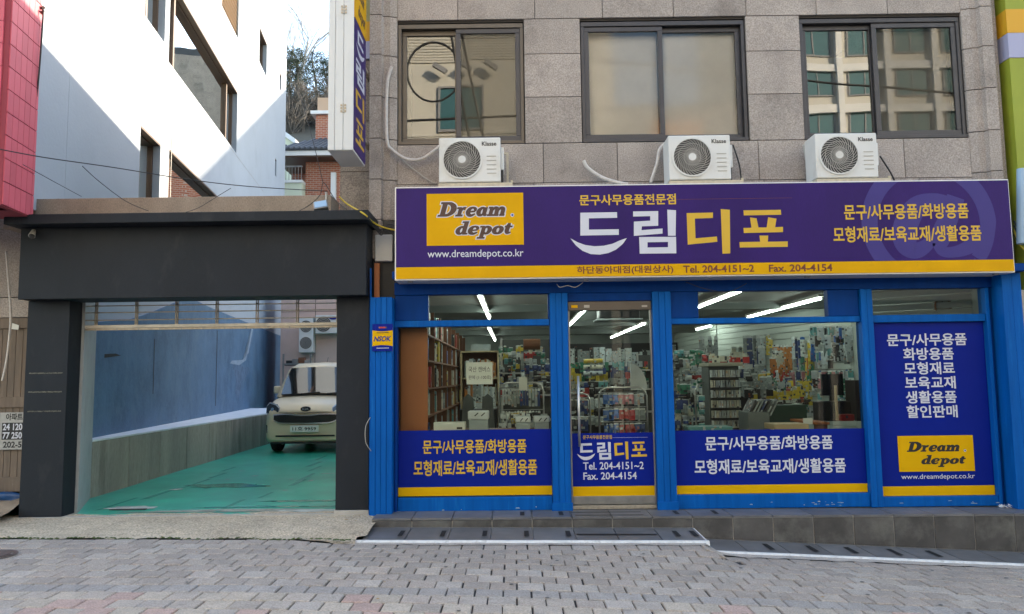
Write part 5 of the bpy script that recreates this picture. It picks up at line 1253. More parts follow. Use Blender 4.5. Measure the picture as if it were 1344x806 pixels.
F4 = facade('tall cream apartment block with teal windows far across the street', 12, 31, -22, 27, 'concrete_far', W4)
for r_ in range(9): B('floor_band', 'render_white', 11.95, 31.05, -21.999, -21.8, 3.45+r_*2.35, 3.85+r_*2.35, F4)
for c_ in range(7): B('pilaster', 'render_white', 12.2+c_*2.5, 12.5+c_*2.5, -21.998, -21.7, 0, 26, F4)
F5 = facade('pale office block beyond the grey building across the street', -2, 11.5, -24, 16, 'cream', [(1+3*i, 3+3*i, 11+3*j, 12.6+3*j) for i in range(3) for j in range(2)])

cable('coiled_cable', [(-2.1+.72*math.cos(R(a)), -3, 9.9+.85*math.sin(R(a))) for a in range(0, 361, 20)], .03, 'cable', 'coil of black cable hung on the wires across the street')
for i, (a, b) in enumerate((((-1.9, -3, 12.5), (-.9, -3, 6.8)), ((-1.6, -3, 12.5), (-.5, -3, 6.8)), ((-9, -3.2, 8.6), (7, -3.2, 9.0)), ((2, -3.4, 10.4), (24, -3.4, 8.2)))):
    cable('utility_cable', [a, tuple((p+q)/2-(.15 if k == 2 else 0) for k, (p, q) in enumerate(zip(a, b))), b], .035, 'cable', ['steep cable left of the coil across the street', 'steep cable right of the coil across the street', 'level utility cable across the street', 'sloping utility cable before the far apartment block'][i])
lt = MB(); rl = random.Random(8)
for i in range(34):
    x, y = (rl.uniform(-1.75, -1.42), rl.uniform(7.85, 8.12)) if i < 12 else (rl.uniform(-4.6, 4.6), rl.uniform(5.0, 7.2))
    z = (apz(x, y) if i < 12 else zg(x, y))+.004; r = rl.uniform(.008, .02); a = rl.uniform(0, 3)
    lt.add([(x+r*math.cos(a), y+r*math.sin(a), z), (x+r*.4*math.cos(a+1.6), y+r*.4*math.sin(a+1.6), z+.004), (x-r*math.cos(a), y-r*math.sin(a), z+.002), (x-r*.4*math.cos(a+1.6), y-r*.4*math.sin(a+1.6), z+.005)], [(0, 1, 2, 3)])
tag(stuff(lt.build('litter', 'leaf_dry')), 'dry leaf scraps scattered on the paving and by the blue post', 'litter')
gm = MB()
for i in range(60):
    x, y = rl.uniform(-4.4, 4.6), rl.uniform(4.9, 7.1); z = zg(x, y)+.0045; r = rl.uniform(.006, .018)
    gm.add([(x+r*math.cos(R(45*k))*rl.uniform(.8, 1.2), y+r*math.sin(R(45*k))*rl.uniform(.8, 1.2), z) for k in range(8)], [tuple(range(8))])
mk('gum', (.11, .105, .10), .8); tag(stuff(gm.build('gum_spots', 'gum')), 'small dark trodden gum spots on the grey paving', 'gum spots')
# scuffed paint along the blue base boards
mk('scuff', (.35, .42, .48), .8, var=.3, vs=30)
for i in range(26):
    x = rl.choice([rl.uniform(2.4, 3.7), rl.uniform(-1.2, .3), rl.uniform(3.95, 5.1), rl.uniform(3.0, 3.5)]); z = rl.uniform(.165, .21); wd = rl.uniform(.01, .05); hh = rl.uniform(.003, .010)
    MB().add([(x, 8.2688, z), (x+wd, 8.2688, z+rl.uniform(-.003, .003)), (x+wd*.8, 8.2688, z+hh), (x+wd*.2, 8.2688, z+hh*.8)], [(0, 1, 2, 3)]).build('paint_scuff', 'scuff', shop)
q = MB()
for i in range(14):
    x = rl.uniform(5.10, 5.22); z = .137+rl.uniform(0, .02); r = rl.uniform(.004, .011)
    q.add([(x-r, 8.24-rl.uniform(0, .1), z), (x+r, 8.24-rl.uniform(0, .1), z), (x, 8.25, z+r*2)], [(0, 1, 2)])
stuff(q.build('filler_crumbs', 'mortar', shop))

# ================================================================== INSIDE THE SHOP
structure(B('shop_floor', 'shop_floor', -1.69, 6.2, 8.41, 21.2, -.1, .165))
structure(B('shop_ceiling', 'ceiling', -1.69, 6.2, 8.76, 21.2, 2.72, 2.80)); structure(B('shop_ceiling_front', 'ceiling', -1.60, 5.44, 8.42, 8.755, 2.63, 2.80))
structure(B('shop_back_wall', 'interior_wall', -1.69, 6.2, 21.0, 21.19, .165, 2.72)); structure(B('shop_left_wall', 'interior_wall', -1.69, -1.50, 8.45, 21.0, .165, 2.72))
structure(MB().hprism([(5.45, 8.42), (5.60, 8.42), (5.62, 12.2), (4.6, 16.5), (4.6, 21), (4.45, 21), (4.45, 16.45), (5.5, 12.2)][::1], .165, 2.72).build('shop_right_wall', 'interior_wall'))
for x0_, y0_, y1_ in ((-1.69, 12.0, 12.15), (-1.69, 15.5, 15.7), (-1.69, 18.3, 18.5)): structure(B('ceiling_beam', 'ceiling', x0_, 5.5 if y0_ < 13 else 4.5, y0_, y1_, 2.60, 2.72))
tube_m = glow('tube_light', (.90, 1.0, .93), 7.2)
for i, (x, ya, yb, z, lab) in enumerate([(-.43, 9.55, 13.3, 2.60, 'first from the left window, near row'), (-.50, 15.2, 20.2, 2.55, 'first from the left, far row'), (1.15, 9.2, 11.5, 2.60, 'over the door, near row'), (1.12, 12.0, 15.4, 2.60, 'over the door, middle row'),
                    (2.83, 9.2, 11.7, 2.60, 'third from the left, near row'), (2.55, 14.8, 20.0, 2.58, 'third from the left, far row'), (4.25, 10.5, 13.8, 2.60, 'near the white slat wall, near row'), (4.08, 15.75, 17.0, 2.58, 'near the white slat wall, far row')]):
    T = empty('tube_lamp', (x, (ya+yb)/2, z), 'fluorescent ceiling tube inside the shop, '+lab, 'ceiling lamp', 'fluorescent tubes in the shop')
    B('fitting', 'ac_grille', x-.04, x+.04, ya-.03, yb+.03, z+.025, z+.06, T)
    MB().tube([(x, ya, z), (x, yb, z)], .014, 8).build('tube', tube_m, T, smooth=True)
# slat wall boards, right side
SWL = empty('slat_wall', (4.9, 14, .8), 'white slatted display wall along the right side of the shop', 'display wall')
def slatwall(p0, p1, z0, z1, pitch, root):
    dx, dy = p1[0]-p0[0], p1[1]-p0[1]; l = math.hypot(dx, dy); a = math.atan2(dy, dx); z = z0
    while z < z1-.02:
        q = MB(Matrix.Translation((p0[0], p0[1], 0)) @ Matrix.Rotation(a, 4, 'Z')); q.box(0, l, 0, .018, z+.005, z+pitch-.007); q.build('slat', 'slat', root); z += pitch
slatwall((5.44, 12.25), (4.40, 16.4), .6, 2.62, .115, SWL); slatwall((4.40, 16.5), (4.40, 20.9), .6, 2.62, .115, SWL)
SW2 = empty('slat_panel_wall', (4.5, 9.2, .8), 'white slatted panel behind the printed right window', 'display wall')
slatwall((4.46, 9.6), (5.40, 8.95), 1.9, 2.62, .085, SW2)
B('wall_backing', 'interior_wall', 5.405, 5.44, 8.46, 12.2, .166, 2.6, SW2)
# wall clock
cl = empty('wall_clock', (4.79, 9.1, 2.3), 'round brown wall clock on the slatted panel behind the right transom', 'clock')
ccx, ccz = P(1236, 402, 9.2)
q = MB(); q.ring(ccx, 9.16, ccz, .088, .108, 28, 9.20); q.build('rim', 'wood_brown', cl); q = MB(); q.disc(ccx, 9.185, ccz, .09, 28, 9.20); q.build('dial', 'paper', cl)
q = MB(); q.box(ccx-.004, ccx+.004, 9.181, 9.184, ccz, ccz+.06); q.box(ccx, ccx+.045, 9.181, 9.184, ccz-.004, ccz+.004); q.build('hand', 'let_black', cl)

# orange end panel, left bookcase with books
op = B('bookcase_end', 'wood_orange', -1.262, -.965, 8.50, 8.535, .30, 2.127); tag(op, 'tall orange brown end panel standing just behind the left window', 'panel')
rb = random.Random(11)
BK = ['white', 'grey', 'navy', 'blue', 'yellow', 'cream', 'black', 'silver', 'teal', 'white', 'cream', 'red']
def boxm(k, w_, d, h):
    key = (k, round(w_, 2), round(d, 2), round(h, 2))
    if key not in _bm:
        me = bpy.data.meshes.new('box'); b = MB().box(-w_/2, w_/2, -d/2, d/2, 0, h); me.from_pydata(b.v, [], b.f); me.update(); me.materials.append(GOODS[k]); _bm[key] = me
    return _bm[key]
_bm = {}
def packm(k, w_, h):
    key = ('pack', k, round(w_, 2), round(h, 2))
    if key not in _bm:
        me = bpy.data.meshes.new('pack'); b = MB(); a = w_/2; t = h*.86
        b.prism([(-a*.86, 0), (a*.86, 0), (a, h*.06), (a*.97, t), (-a*.97, t), (-a, h*.06)], -.014, .006); nb = len(b.f)
        b.prism([(-a, t+.001), (a, t+.001), (a, h*.96), (a*.25, h), (-a*.25, h), (-a, h*.96)], -.008, .004)
        b.add([(-a*.7, -.0145, h*.12), (a*.7, -.0145, h*.12), (a*.5, -.022, h*.40), (-a*.5, -.022, h*.40), (-a*.7, -.0145, t*.95), (a*.7, -.0145, t*.95)], [(0, 1, 2, 3), (3, 2, 5, 4)])
        me.from_pydata(b.v, [], b.f); me.update(); me.materials.append(GOODS[k]); me.materials.append(GOODS['white' if k != 'white' else 'blue'])
        for i, p in enumerate(me.polygons): p.material_index = 1 if nb <= i < nb+8 else 0
        _bm[key] = me
    return _bm[key]
def item(name, k, x, y, z, w_, d, h, label, cat, group, rz=0, tilt=0):
    o = bpy.data.objects.new(name, packm(k, round(w_, 2) or .01, round(h, 2) or .01) if name in ('hanging_pack', 'wall_pack', 'blue_pack', 'small_packet') else boxm(k, round(w_, 2) or .01, round(d, 2) or .01, round(h, 2) or .01)); COL.objects.link(o); o.location = (x, y, z); o.rotation_euler = (0, tilt, rz)
    return tag(o, label, cat, group)
Lb = empty('bookcase', (-1.2, 12, .17), 'long brown bookcase along the left wall full of folders', 'bookcase')
shz = [.45, .80, 1.12, 1.44, 1.76, 2.06]
B('back', 'wood_brown', -1.49, -1.46, 8.55, 15.4, .17, 2.38, Lb)
for z in shz: B('shelf', 'wood_brown', -1.458, -.98, 8.55, 15.4, z, z+.02, Lb)
for i in range(9): B('upright', 'wood_brown', -1.455, -.985, 8.56+.85*i, 8.58+.85*i, .17, 2.38, Lb)
for zi, z in enumerate(shz[1:]):
    y = 8.62
    while y < 15.2:
        if (y-8.56) % .85 < .07: y += .07; continue
        t = rb.uniform(.05, .13); h = rb.uniform(.20, .30); k = rb.choice(BK)
        if rb.random() < .82: item('folder', k, -1.22+rb.uniform(-.03, .03), y+t/2, z+.021, .38, t-.006, h, 'upright folder on the long bookcase at the left wall of the shop', 'folder', 'folders on the left bookcase', tilt=0)
        y += t+rb.uniform(.0, .05)
# back bookcase with files
Bb = empty('file_shelf', (-.15, 13.6, .17), 'light wooden file shelf facing the window at the back left', 'shelf')
for z in (.75, 1.12, 1.55, 2.02): B('shelf', 'wood_light', -.92, -.30, 13.4, 13.8, z, z+.025, Bb)
for x in (-.945, -.298): B('side', 'wood_light', x, x+.025, 13.4, 13.8, .17, 2.045, Bb)
B('back', 'wood_brown', -.92, -.30, 13.8, 13.82, .17, 2.04, Bb)
for z in (.776, 1.146, 1.576):
    x = -.88
    while x < -.34:
        t = rb.uniform(.02, .06); item('file', rb.choice(['cream', 'white', 'grey', 'silver', 'orange', 'cream']), x+t/2, 13.6, z, t-.004, .3, rb.uniform(.26, .34), 'upright file on the light shelf at the back left of the shop', 'file', 'files on the back left shelf', tilt=0); x += t
ct = B('plastic_crate', 'plain_silver', -.76, -.42, 13.45, 13.75, 2.047, 2.16); tag(ct, 'clear plastic crate on top of the light file shelf', 'crate')
# goods on the window ledge
led = B('window_ledge', 'wood_brown', -.95, .385, 8.40, 8.95, .78, .985); tag(led, 'brown display ledge behind the left window', 'ledge')
o = B('carton', 'paper', -.895, -.545, 8.45, 8.60, .988, 1.085, None, .004); tag(o, 'long flat white carton on the ledge behind the left window', 'box')
B('print_mark', 'ac_dark', -.64, -.58, 8.447, 8.4495, 1.01, 1.032, o)
for (a, b, za, zb, lab) in ((-.52, -.29, .988, 1.20, 'tallest clear lidded box on the left window ledge'), (-.0, .175, .988, 1.135, 'clear lidded box in the middle of the window ledge'), (.205, .385, .988, 1.135, 'clear lidded box beside the door post on the window ledge')):
    E_ = empty('storage_box', ((a+b)/2, 8.6, za), lab, 'box'); B('tub', 'plain_silver', a+.01, b-.01, 8.50, 8.70, za, za+(zb-za)*.55, E_, .006); B('lid', 'plain_white', a, b, 8.49, 8.71, za+(zb-za)*.56, zb, E_, .012)
    for s in (.30, .62): q = MB(); q.add([(a+(b-a)*s, 8.4885, zb-.05), (a+(b-a)*(s+.05), 8.4885, zb-.055), (a+(b-a)*(s+.22), 8.4885, zb-.02), (a+(b-a)*(s+.17), 8.4885, zb-.015)], [(0, 1, 2, 3)]); q.build('print_mark', 'ac_dark', E_)
# pen rack with arched rail (left window) and blister rack (door)
def arch_rack(x0, x1, y, ztop, zbot, label, rows, cols, palette, goods_label, group, pw, ph):
    A = empty('display_rack', ((x0+x1)/2, y, .17), label, 'display rack')
    r = .10; pts = [(x0, y, .17), (x0, y, ztop-r), (x0+r*.3, y, ztop-r*.3), (x0+r, y, ztop), (x1-r, y, ztop), (x1-r*.3, y, ztop-r*.3), (x1, y, ztop-r), (x1, y, .17)]
    MB().tube(pts, .012, 8).build('hoop', 'metal', A, smooth=True)
    for k in range(rows): MB().tube([(x0, y, ztop-.06-k*(ztop-zbot)/rows), (x1, y, ztop-.06-k*(ztop-zbot)/rows)], .006, 6).build('rail', 'metal', A)
    for k in range(rows):
        zt = ztop-.07-k*(ztop-zbot)/rows; pk = rb.choice(palette)
        for c in range(cols):
            x = x0+.04+(x1-x0-.08)*(c+.5)/cols
            if c % 3 == 0: pk = rb.choice(palette)
            h = ph*rb.uniform(.8, 1.0); item('hanging_pack', pk, x, y-.04-rb.uniform(0, .05), zt-h, pw*rb.uniform(.75, 1), .02, h, goods_label, 'packet', group, rz=rb.uniform(-.15, .15))
arch_rack(-.20, .36, 9.6, 1.50, .95, 'arched chrome rack of pens behind the left window', 2, 13, ['navy', 'silver', 'grey', 'navy', 'yellow', 'black', 'red', 'silver'], 'narrow hanging pack on the arched pen rack behind the left window', 'packs on the arched pen rack', .035, .23)
arch_rack(1.02, 1.60, 9.3, 1.43, .90, 'arched chrome rack of small packets behind the door glass', 3, 8, ['blue', 'white', 'navy', 'red', 'pink', 'silver', 'blue', 'grey'], 'small hanging packet on the arched rack behind the door glass', 'packets on the door rack', .07, .145)
arch_rack(.66, 1.0, 10.2, 1.35, .60, 'narrow wire rack behind the door handle', 3, 6, ['green', 'grey', 'navy', 'teal', 'yellow', 'black'], 'hanging packet on the narrow rack behind the door handle', 'packets on the narrow rack', .06, .2)
# white quarter-round board and paper rolls through the door
n = 12; cx_, cz_ = P(828, 512, 9.6); rr_ = .24
q = MB(); poly = [(cx_, cz_)]+[(cx_+rr_*.85*math.cos(R(90*i/n)), cz_+.33*math.sin(R(90*i/n))) for i in range(n+1)]; q.prism(poly, 9.58, 9.62); o = q.build('fan_board', 'plain_white'); tag(o, 'white quarter-round board standing behind the door rack', 'board')
def rolls(px0, px1, py, Y, cols, label, r=.035):
    for i, k in enumerate(cols):
        (xa, z), (xb, _) = P(px0, py+i*8, Y), P(px1, py+i*8, Y); o = MB().tube([(xa, Y, z), (xb, Y, z)], r, 12).build('paper_roll', GOODS[k]); tag(o, ['yellow', 'white', 'blue-grey'][i]+' '+label, 'paper roll')
rolls(766, 791, 474, 11.2, ['yellow', 'cream', 'silver'], 'roll of paper stacked behind the door glass')
# hooks, back shelves, mid-depth clutter seen through each opening
def clutter(px0, px1, py0, py1, Y, n, palette, label, group, wmin, wmax, hmin, hmax, name='hanging_pack', cat='packet'):
    """n goods in rough rows across a patch of the view, runs of one colour as on shop hooks"""
    wa = (wmin+wmax)/2*.95; xa, za = P(px0, py0, Y); xb, zb = P(px1, py1, Y); cols = max(1, int((xb-xa)/wa)); rows_ = max(1, math.ceil(n/cols)); k = rb.choice(palette); c = 0
    for r_ in range(rows_):
        for i in range(cols):
            if c >= n: return
            c += 1
            if rb.random() < .38: k = rb.choice(palette)
            if rb.random() < .12: continue
            x = xa+(xb-xa)*(i+.5)/cols+rb.uniform(-.008, .008); z = za+(zb-za)*(r_+.3)/rows_+rb.uniform(-.015, .015); yy = Y+rb.uniform(-.10, .16); h = rb.uniform(hmin, hmax)
            if z-h < .2: continue
            item(name, k, x, yy, z-h, rb.uniform(wmin, wmax), .03, h, label, cat, group, rz=rb.uniform(-.3, .3), tilt=rb.uniform(-.03, .03))
def gondola(x0, x1, y, ztop, label, back='grey', shelves=(.55, .95, 1.3)):
    Gn = empty('shelf_unit', ((x0+x1)/2, y, .17), label, 'shelf unit'); B('back_panel', PL['dark' if back == 'grey' else back], x0, x1, y, y+.03, .17, ztop, Gn)  # dark back colour stands in for shadow between the goods
    for s in shelves: B('shelf', 'metal', x0, x1, y-.28, y-.002, s, s+.02, Gn)
    for x in (x0, x1-.03): B('upright', 'metal', x, x+.03, y-.03, y-.004, .17, ztop+.03, Gn)
    return Gn
MIX = ['white', 'grey', 'silver', 'teal', 'navy', 'green', 'cream', 'black', 'grey', 'silver']
gondola(-.20, .56, 11.2, 2.12, 'grey shelf unit with hanging packs at the back of the left window', 'grey', (.55, .95, 1.30, 1.62))
clutter(655, 722, 452, 516, 10.9, 95, MIX+['red', 'yellow'], 'small pack hanging on the grey shelf unit in the left window', 'packs on the left window unit',   .035, .09, .06, .15)
clutter(700, 724, 492, 520, 9.9, 14, ['white', 'silver', 'black'], 'small white pack hung right of the pen rack', 'white packs by the door post', .05, .07, .06, .09)
o = MB().tube([(.13, 10.5, 2.02), (.36, 10.5, 2.02)], .075, 14).build('tape_roll', 'wood_brown'); tag(o, 'brown roll of tape lying on the grey shelf unit top', 'tape roll')
clutter(655, 720, 540, 562, 9.2, 26, ['red', 'green', 'white', 'grey', 'pink', 'black', 'teal'], 'small colourful item heaped under the pen rack', 'small items under the pen rack', .03, .06, .04, .10, 'small_item', 'item')
clutter(612, 652, 520, 545, 12.2, 12, ['silver', 'grey', 'white'], 'grey carton stacked below the light file shelf', 'cartons under the file shelf', .12, .2, .05, .1, 'carton', 'box')
dg = B('small_notice', 'paper', *[v for v in (P(681, 500, 9.5)[0], P(692, 500, 9.5)[0])], 9.50, 9.505, P(681, 512, 9.5)[1], P(681, 495, 9.5)[1]); tag(dg, 'small white card standing above the arched pen rack', 'notice')
# dark counter, chairs behind
o = B('counter', 'plain_black', -.75, -.25, 10.4, 10.8, .17, 1.14); tag(o, 'black low counter in the middle of the left window view', 'counter')
for s in (-.62, -.36):
    q = MB(); poly = [(s-.09, .9), (s+.09, .9), (s+.07, 1.30), (s, 1.36), (s-.07, 1.30)]; q.prism(poly, 10.2, 10.26); o = q.build('chair_back', 'plain_grey', bevel=.01); tag(o, 'rounded grey chair back behind the '+('carton' if s < -.5 else 'clear lidded box'), 'chair')
# door view
gondola(.55, 1.75, 12.4, 1.75, 'shelf unit of coloured goods seen through the door', 'black', (.55, .9, 1.25, 1.5))
clutter(748, 852, 474, 514, 12.0, 84, MIX+['green', 'yellow', 'red'], 'small box on the shelf unit seen through the door', 'items on the door view shelf', .04, .12, .06, .2, 'goods_box', 'box')
clutter(760, 800, 498, 530, 11.2, 22, ['navy', 'grey', 'red', 'white', 'black', 'teal'], 'small packet behind the door beside the arched rack', 'packets beside the door rack', .04, .1, .05, .14, 'small_packet', 'packet')
clutter(748, 800, 520, 566, 10.8, 26, ['green', 'yellow', 'grey', 'teal', 'black', 'silver'], 'low green or grey packet behind the door handle', 'low packets behind the door handle', .04, .09, .06, .2, 'small_packet', 'packet')
# far shelf of rolls and grey portfolios
fs_ = gondola(-.2, 4.4, 20.4, 2.45, 'far back shelf packed with grey portfolios', 'black', (.9, 1.4))
x = .6
while x < 4.2:
    t = rb.uniform(.05, .22); item('portfolio', rb.choice(['silver', 'white', 'grey', 'silver', 'black', 'grey']), x+t/2, 20.2, 1.43, t-.01, .12, rb.uniform(.75, .95), 'grey or white portfolio upright on the far back shelf', 'portfolio', 'portfolios on the far back shelf'); x += t
wall_ac = empty('ceiling_projector', (1.75, 13.5, 2.3), 'dark ceiling unit hanging behind the door glass', 'ceiling unit')
(xa, za), (xb, zb) = P(787, 418, 11.6), P(840, 402, 11.6); B('housing', 'plain_black', xa, xb, 11.6, 12.0, za, zb, wall_ac, .02); B('lower_panel', 'plain_silver', xa-.05, xb+.03, 11.55, 12.05, za-.03, za-.004, wall_ac, .004)
for u in (.2, .7): q = MB(); q.tube([(xa+(xb-xa)*u, 11.8, zb), (xa+(xb-xa)*u, 11.8, 2.72)], .012, 6); q.build('rod', 'metal', wall_ac)
# right window: tall case of small drawers
TCx0, TCz1 = P(930, 483, 10.6); TCx1, TCz0 = P(973, 562, 10.6)
tc_ = empty('drawer_tower', ((TCx0+TCx1)/2, 10.7, .17), 'tall grey display tower of small white packs in the right window', 'display tower')
B('casing', 'plain_grey', TCx0, TCx1, 10.62, 11.0, .17, TCz1+.02, tc_, .004)
B('top', 'plain_cream', TCx0-.03, TCx1+.03, 10.5, 11.02, TCz1+.022, TCz1+.07, tc_, .004)
for r_ in range(6):
    z = TCz1-.13-r_*(TCz1-TCz0)/6; B('shelf', 'plain_black', TCx0+.005, TCx1-.005, 10.5, 10.618, z-.012, z, tc_)
    for c_ in range(12):
        x = TCx0+.012+(TCx1-TCx0-.024)*(c_+.5)/12+(.006 if c_ > 5 else -.006); item('white_pack', rb.choice(['white', 'white', 'silver', 'cream']), x, 10.56, z, .024, .06, .095, 'small white pack standing in the grey display tower', 'packet', 'white packs in the display tower')
# side clothes-rail shape and boxes left of tower
gondola(1.95, 2.55, 12.2, 1.9, 'grey shelf unit at the left of the right window', 'grey', (.6, 1.0, 1.35, 1.65))
clutter(884, 930, 458, 560, 11.9, 110, MIX+['red'], 'small pack on the grey shelf unit left in the right window', 'packs on the left unit of the right window', .04, .12, .05, .18)
MB_ = MB(); q = MB_; x1_, z1_ = P(912, 505, 10.9); x2_, _ = P(924, 505, 10.9); q.tube([(x1_, 10.9, .17), (x1_, 10.9, z1_-.1), (x1_+.04, 10.9, z1_), (x2_, 10.9, z1_+.03)], .014, 8); o = q.build('curved_rail', 'metal', smooth=True); tag(o, 'bent chrome rail standing left of the display tower', 'rail')
for i in range(5):
    xa, z = P(921, 520+i*9, 10.7); item('blue_pack', 'silver' if i % 2 else 'teal', xa, 10.7, z-.06, .08, .06, .07, 'pale bag hanging on the left flank of the display tower', 'bag', 'bags left of the tower')
# stationery on the slat wall
def onwall(px, off=.03):                               # where the view ray through a column meets the slat wall
    t = (px-675.5)/1000.
    # segment (5.44,12.25)-(4.40,16.4)
    s = (5.44-t*12.25)/(1.04+t*4.15)
    if s <= 1: return 5.44-1.04*s-off, 12.25+4.15*s, -1.32
    return 4.40-off, 4.40/t if t else 20, -1.571
def hangwall(px0, px1, py0, py1, n, palette, label, group, w0, w1, h0, h1, cols=None, name='wall_pack', cat='packet'):
    n = int(n*1.5); cols = int(cols*1.3) if cols else None; w0 *= .8; w1 *= .85
    for i in range(n):
        px = rb.uniform(px0, px1) if cols is None else px0+(px1-px0)*((i % cols)+.5)/cols
        py = rb.uniform(py0, py1) if cols is None else py0+(py1-py0)*((i//cols)+.0)/max(1, math.ceil(n/cols))
        x, y, rz = onwall(px, .04+rb.uniform(0, .10)); z = P(px, py, y)[1]; h = rb.uniform(h0, h1)
        item(name, rb.choice(palette), x, y, z-h, rb.uniform(w0, w1), .03, h, label, cat, group, rz=rb.uniform(-.5, .2))
hangwall(983, 1010, 440, 480, 14, ['silver', 'navy', 'silver', 'grey'], 'silvery bag hanging on the slat wall above the black crate', 'silvery bags on the slat wall', .1, .16, .35, .5, 7)
hangwall(984, 1008, 478, 498, 10, ['silver', 'grey', 'white'], 'short silver bag in the second row on the slat wall', 'short silver bags', .1, .15, .2, .3, 5)
hangwall(1020, 1044, 452, 476, 6, ['orange', 'wood' if 'wood' in GOODS else 'orange', 'cream'], 'orange card hanging on the slat wall', 'orange cards on the slat wall', .14, .2, .30, .34, 3)
hangwall(1022, 1042, 478, 492, 6, ['orange', 'orange', 'red'], 'long orange ruler pack hanging below the orange cards', 'orange ruler packs', .08, .12, .25, .30, 4)
hangwall(1048, 1062, 442, 470, 6, ['silver', 'navy', 'green', 'white'], 'tall thin pack on the slat wall right of the orange cards', 'tall thin packs', .07, .1, .35, .42, 4)
hangwall(1064, 1072, 440, 500, 5, ['yellow', 'orange', 'green'], 'long yellow brown pack hanging beside the monitor', 'long yellow packs', .08, .12, .30, .5)
hangwall(1074, 1126, 428, 482, 30, ['silver', 'grey', 'white', 'black', 'blue', 'silver', 'teal'], 'rounded grey pack hanging on the slat wall at the right window edge', 'grey packs above the monitor', .08, .14, .14, .24, 8)
hangwall(1105, 1127, 485, 540, 20, ['teal', 'white', 'green', 'silver'], 'small green white pack hanging right of the monitor', 'green white packs', .07, .1, .1, .16, 4)
hangwall(965, 985, 455, 475, 6, ['yellow', 'grey', 'cream'], 'small yellow pack hanging left of the silvery bags', 'yellow packs on the slat wall', .1, .14, .2, .25, 3)
hangwall(1012, 1018, 438, 452, 2, ['yellow'], 'yellow pack hanging at the top of the slat wall', 'top yellow packs', .08, .1, .2, .28)
hangwall(1022, 1085, 495, 515, 26, MIX+['red', 'pink'], 'small box on the shelf under the orange cards', 'boxes under the orange cards', .06, .12, .06, .14)
clutter(916, 942, 437, 470, 13.0, 10, ['grey', 'white', 'black', 'silver'], 'narrow tool pack hanging above the display tower', 'tool packs above the tower', .06, .1, .35, .55)
clutter(930, 985, 462, 482, 11.4, 16, ['red', 'white', 'grey', 'cream', 'silver'], 'box lying on top near the display tower', 'boxes by the tower top', .08, .2, .05, .12, 'goods_box', 'box')
clutter(975, 1015, 488, 520, 11.6, 26, ['black', 'navy', 'green', 'yellow', 'grey'], 'dark small pack hanging behind the black crate', 'dark packs behind the crate', .06, .14, .08, .25)
gw = gondola(3.25, 4.35, 12.6, 1.30, 'low shelf unit added in front of the slat wall, dark for its shaded gaps', 'black', (.6, .95))  # unit added to give the lower slat wall dark gaps
clutter(985, 1068, 500, 545, 12.3, 90, ['black', 'navy', 'white', 'silver', 'red', 'green', 'grey', 'cream', 'yellow'], 'small box crowded on the low dark shelf before the slat wall', 'boxes on the low dark shelf', .05, .11, .06, .16, 'goods_box', 'box')
hangwall(1000, 1122, 486, 512, 34, ['black', 'navy', 'white', 'silver', 'green', 'pink', 'teal'], 'small pack in the lower rows of the slat wall', 'packs in the lower rows of the slat wall', .09, .13, .14, .22, 17)
hangwall(946, 1000, 470, 500, 20, ['black', 'silver', 'navy', 'grey'], 'dark pack hanging beside the display tower', 'dark packs beside the tower', .09, .13, .2, .3, 10)
# crate of dark folders
ck = empty('file_crate', (2.9, 9.6, .9), 'grey crate of slanted dark folders in the right window', 'crate')
(xa, zt), (xb, zb) = P(975, 540, 9.6), P(1004, 562, 9.6); q = MB(); q.box(xa, xb, 9.4, 9.8, zb-.1, zt); q.build('crate_body', 'plain_grey', ck, bevel=.01)
for i in range(7): item('dark_folder', rb.choice(['black', 'navy', 'black', 'grey']), xa+.02+i*.045, 9.6, zt-.05, .02, .30, .22, 'dark folder leaning in the grey crate', 'folder', 'folders in the grey crate', tilt=.5)
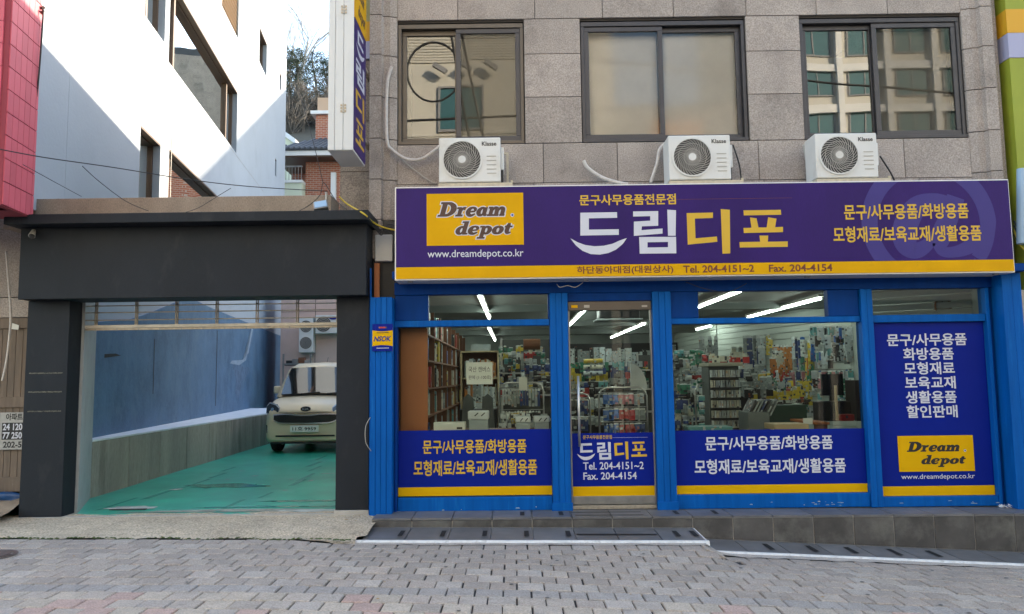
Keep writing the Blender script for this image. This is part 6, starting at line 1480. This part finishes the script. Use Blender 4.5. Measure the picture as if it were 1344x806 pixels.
# counter with monitor
(xa, zt), (xb, _) = P(1060, 553, 9.5), P(1136, 553, 9.5); ds = empty('desk', ((xa+xb)/2, 9.7, .17), 'orange brown wooden cash desk at the right window edge', 'desk'); B('desktop', 'wood_orange', xa, 3.80, 9.3, 10.2, zt-.03, zt, ds, .004); B('desk_front', 'wood_brown', xa+.02, 3.78, 9.33, 9.36, .17, zt-.032, ds)
def pxbox(name, material, px0, px1, py0, py1, Y, depth, label, cat, bevel=.004, dy=0):
    (a, zt_), (b, zb_) = P(px0, py0, Y), P(px1, py1, Y); o = B(name, material, a, b, Y, Y+depth, zb_, zt_, None, bevel); return tag(o, label, cat) if label else o
mo_ = empty('monitor', (P(1093, 520, 9.9)[0], 9.9, P(1093, 540, 9.9)[1]), 'black computer monitor on the cash desk', 'monitor')
(a, zt_), (b, zb_) = P(1078, 491, 9.9), P(1108, 519, 9.9); B('screen', 'black_plastic', a, b, 9.9, 9.94, zb_, zt_, mo_, .006); B('stand', 'black_plastic', (a+b)/2-.03, (a+b)/2+.03, 9.93, 9.97, zt-.0, zb_+.05, mo_); B('stand_foot', 'black_plastic', (a+b)/2-.1, (a+b)/2+.1, 9.85, 10.0, zt+.001, zt+.02, mo_)
pxbox('wooden_post', 'wood_light', 1096, 1101, 506, 552, 9.55, .04, 'pale wooden upright standing before the monitor', 'post'); 
pxbox('red_box', 'goods_red', 1104, 1122, 544, 552.6, 9.5, .1, 'red tray on the cash desk', 'tray')
pxbox('black_machine', 'plain_black', 1074, 1118, 527, 552.6, 9.75, .2, 'black cash register on the cash desk', 'cash register', .015)
pxbox('dark_cabinet', 'plain_black', 1122, 1133, 499, 552.6, 9.6, .3, 'tall black speaker at the right end of the desk', 'speaker')
pxbox('desk_card', 'paper', 1054, 1067, 549, 557, 8.95, .01, 'small white card standing on the cartons behind the right window', 'card')
pxbox('cardboard_box', 'wood_light', 1016, 1062, 557, 564, 8.75, .35, 'flat open cardboard box on the sill of the right window', 'box')
pxbox('blue_carton', 'goods_teal', 904, 962, 560.5, 566, 8.6, .3, 'flat pale blue carton on the sill of the right window', 'box')
pxbox('glass_counter', 'plain_green', 1004, 1060, 532, 562, 10.1, .6, 'dark green glass counter behind the cardboard box', 'counter')
clutter(1010, 1062, 524, 538, 10.3, 20, ['white', 'grey', 'teal', 'black', 'silver', 'red'], 'small item lying on the dark green counter', 'items on the green counter', .08, .2, .03, .07, 'counter_item', 'item')
sd = B('window_sill', 'wood_brown', 1.72, 3.76, 8.42, 8.75, .80, .93); tag(sd, 'brown display sill behind the right window', 'sill')
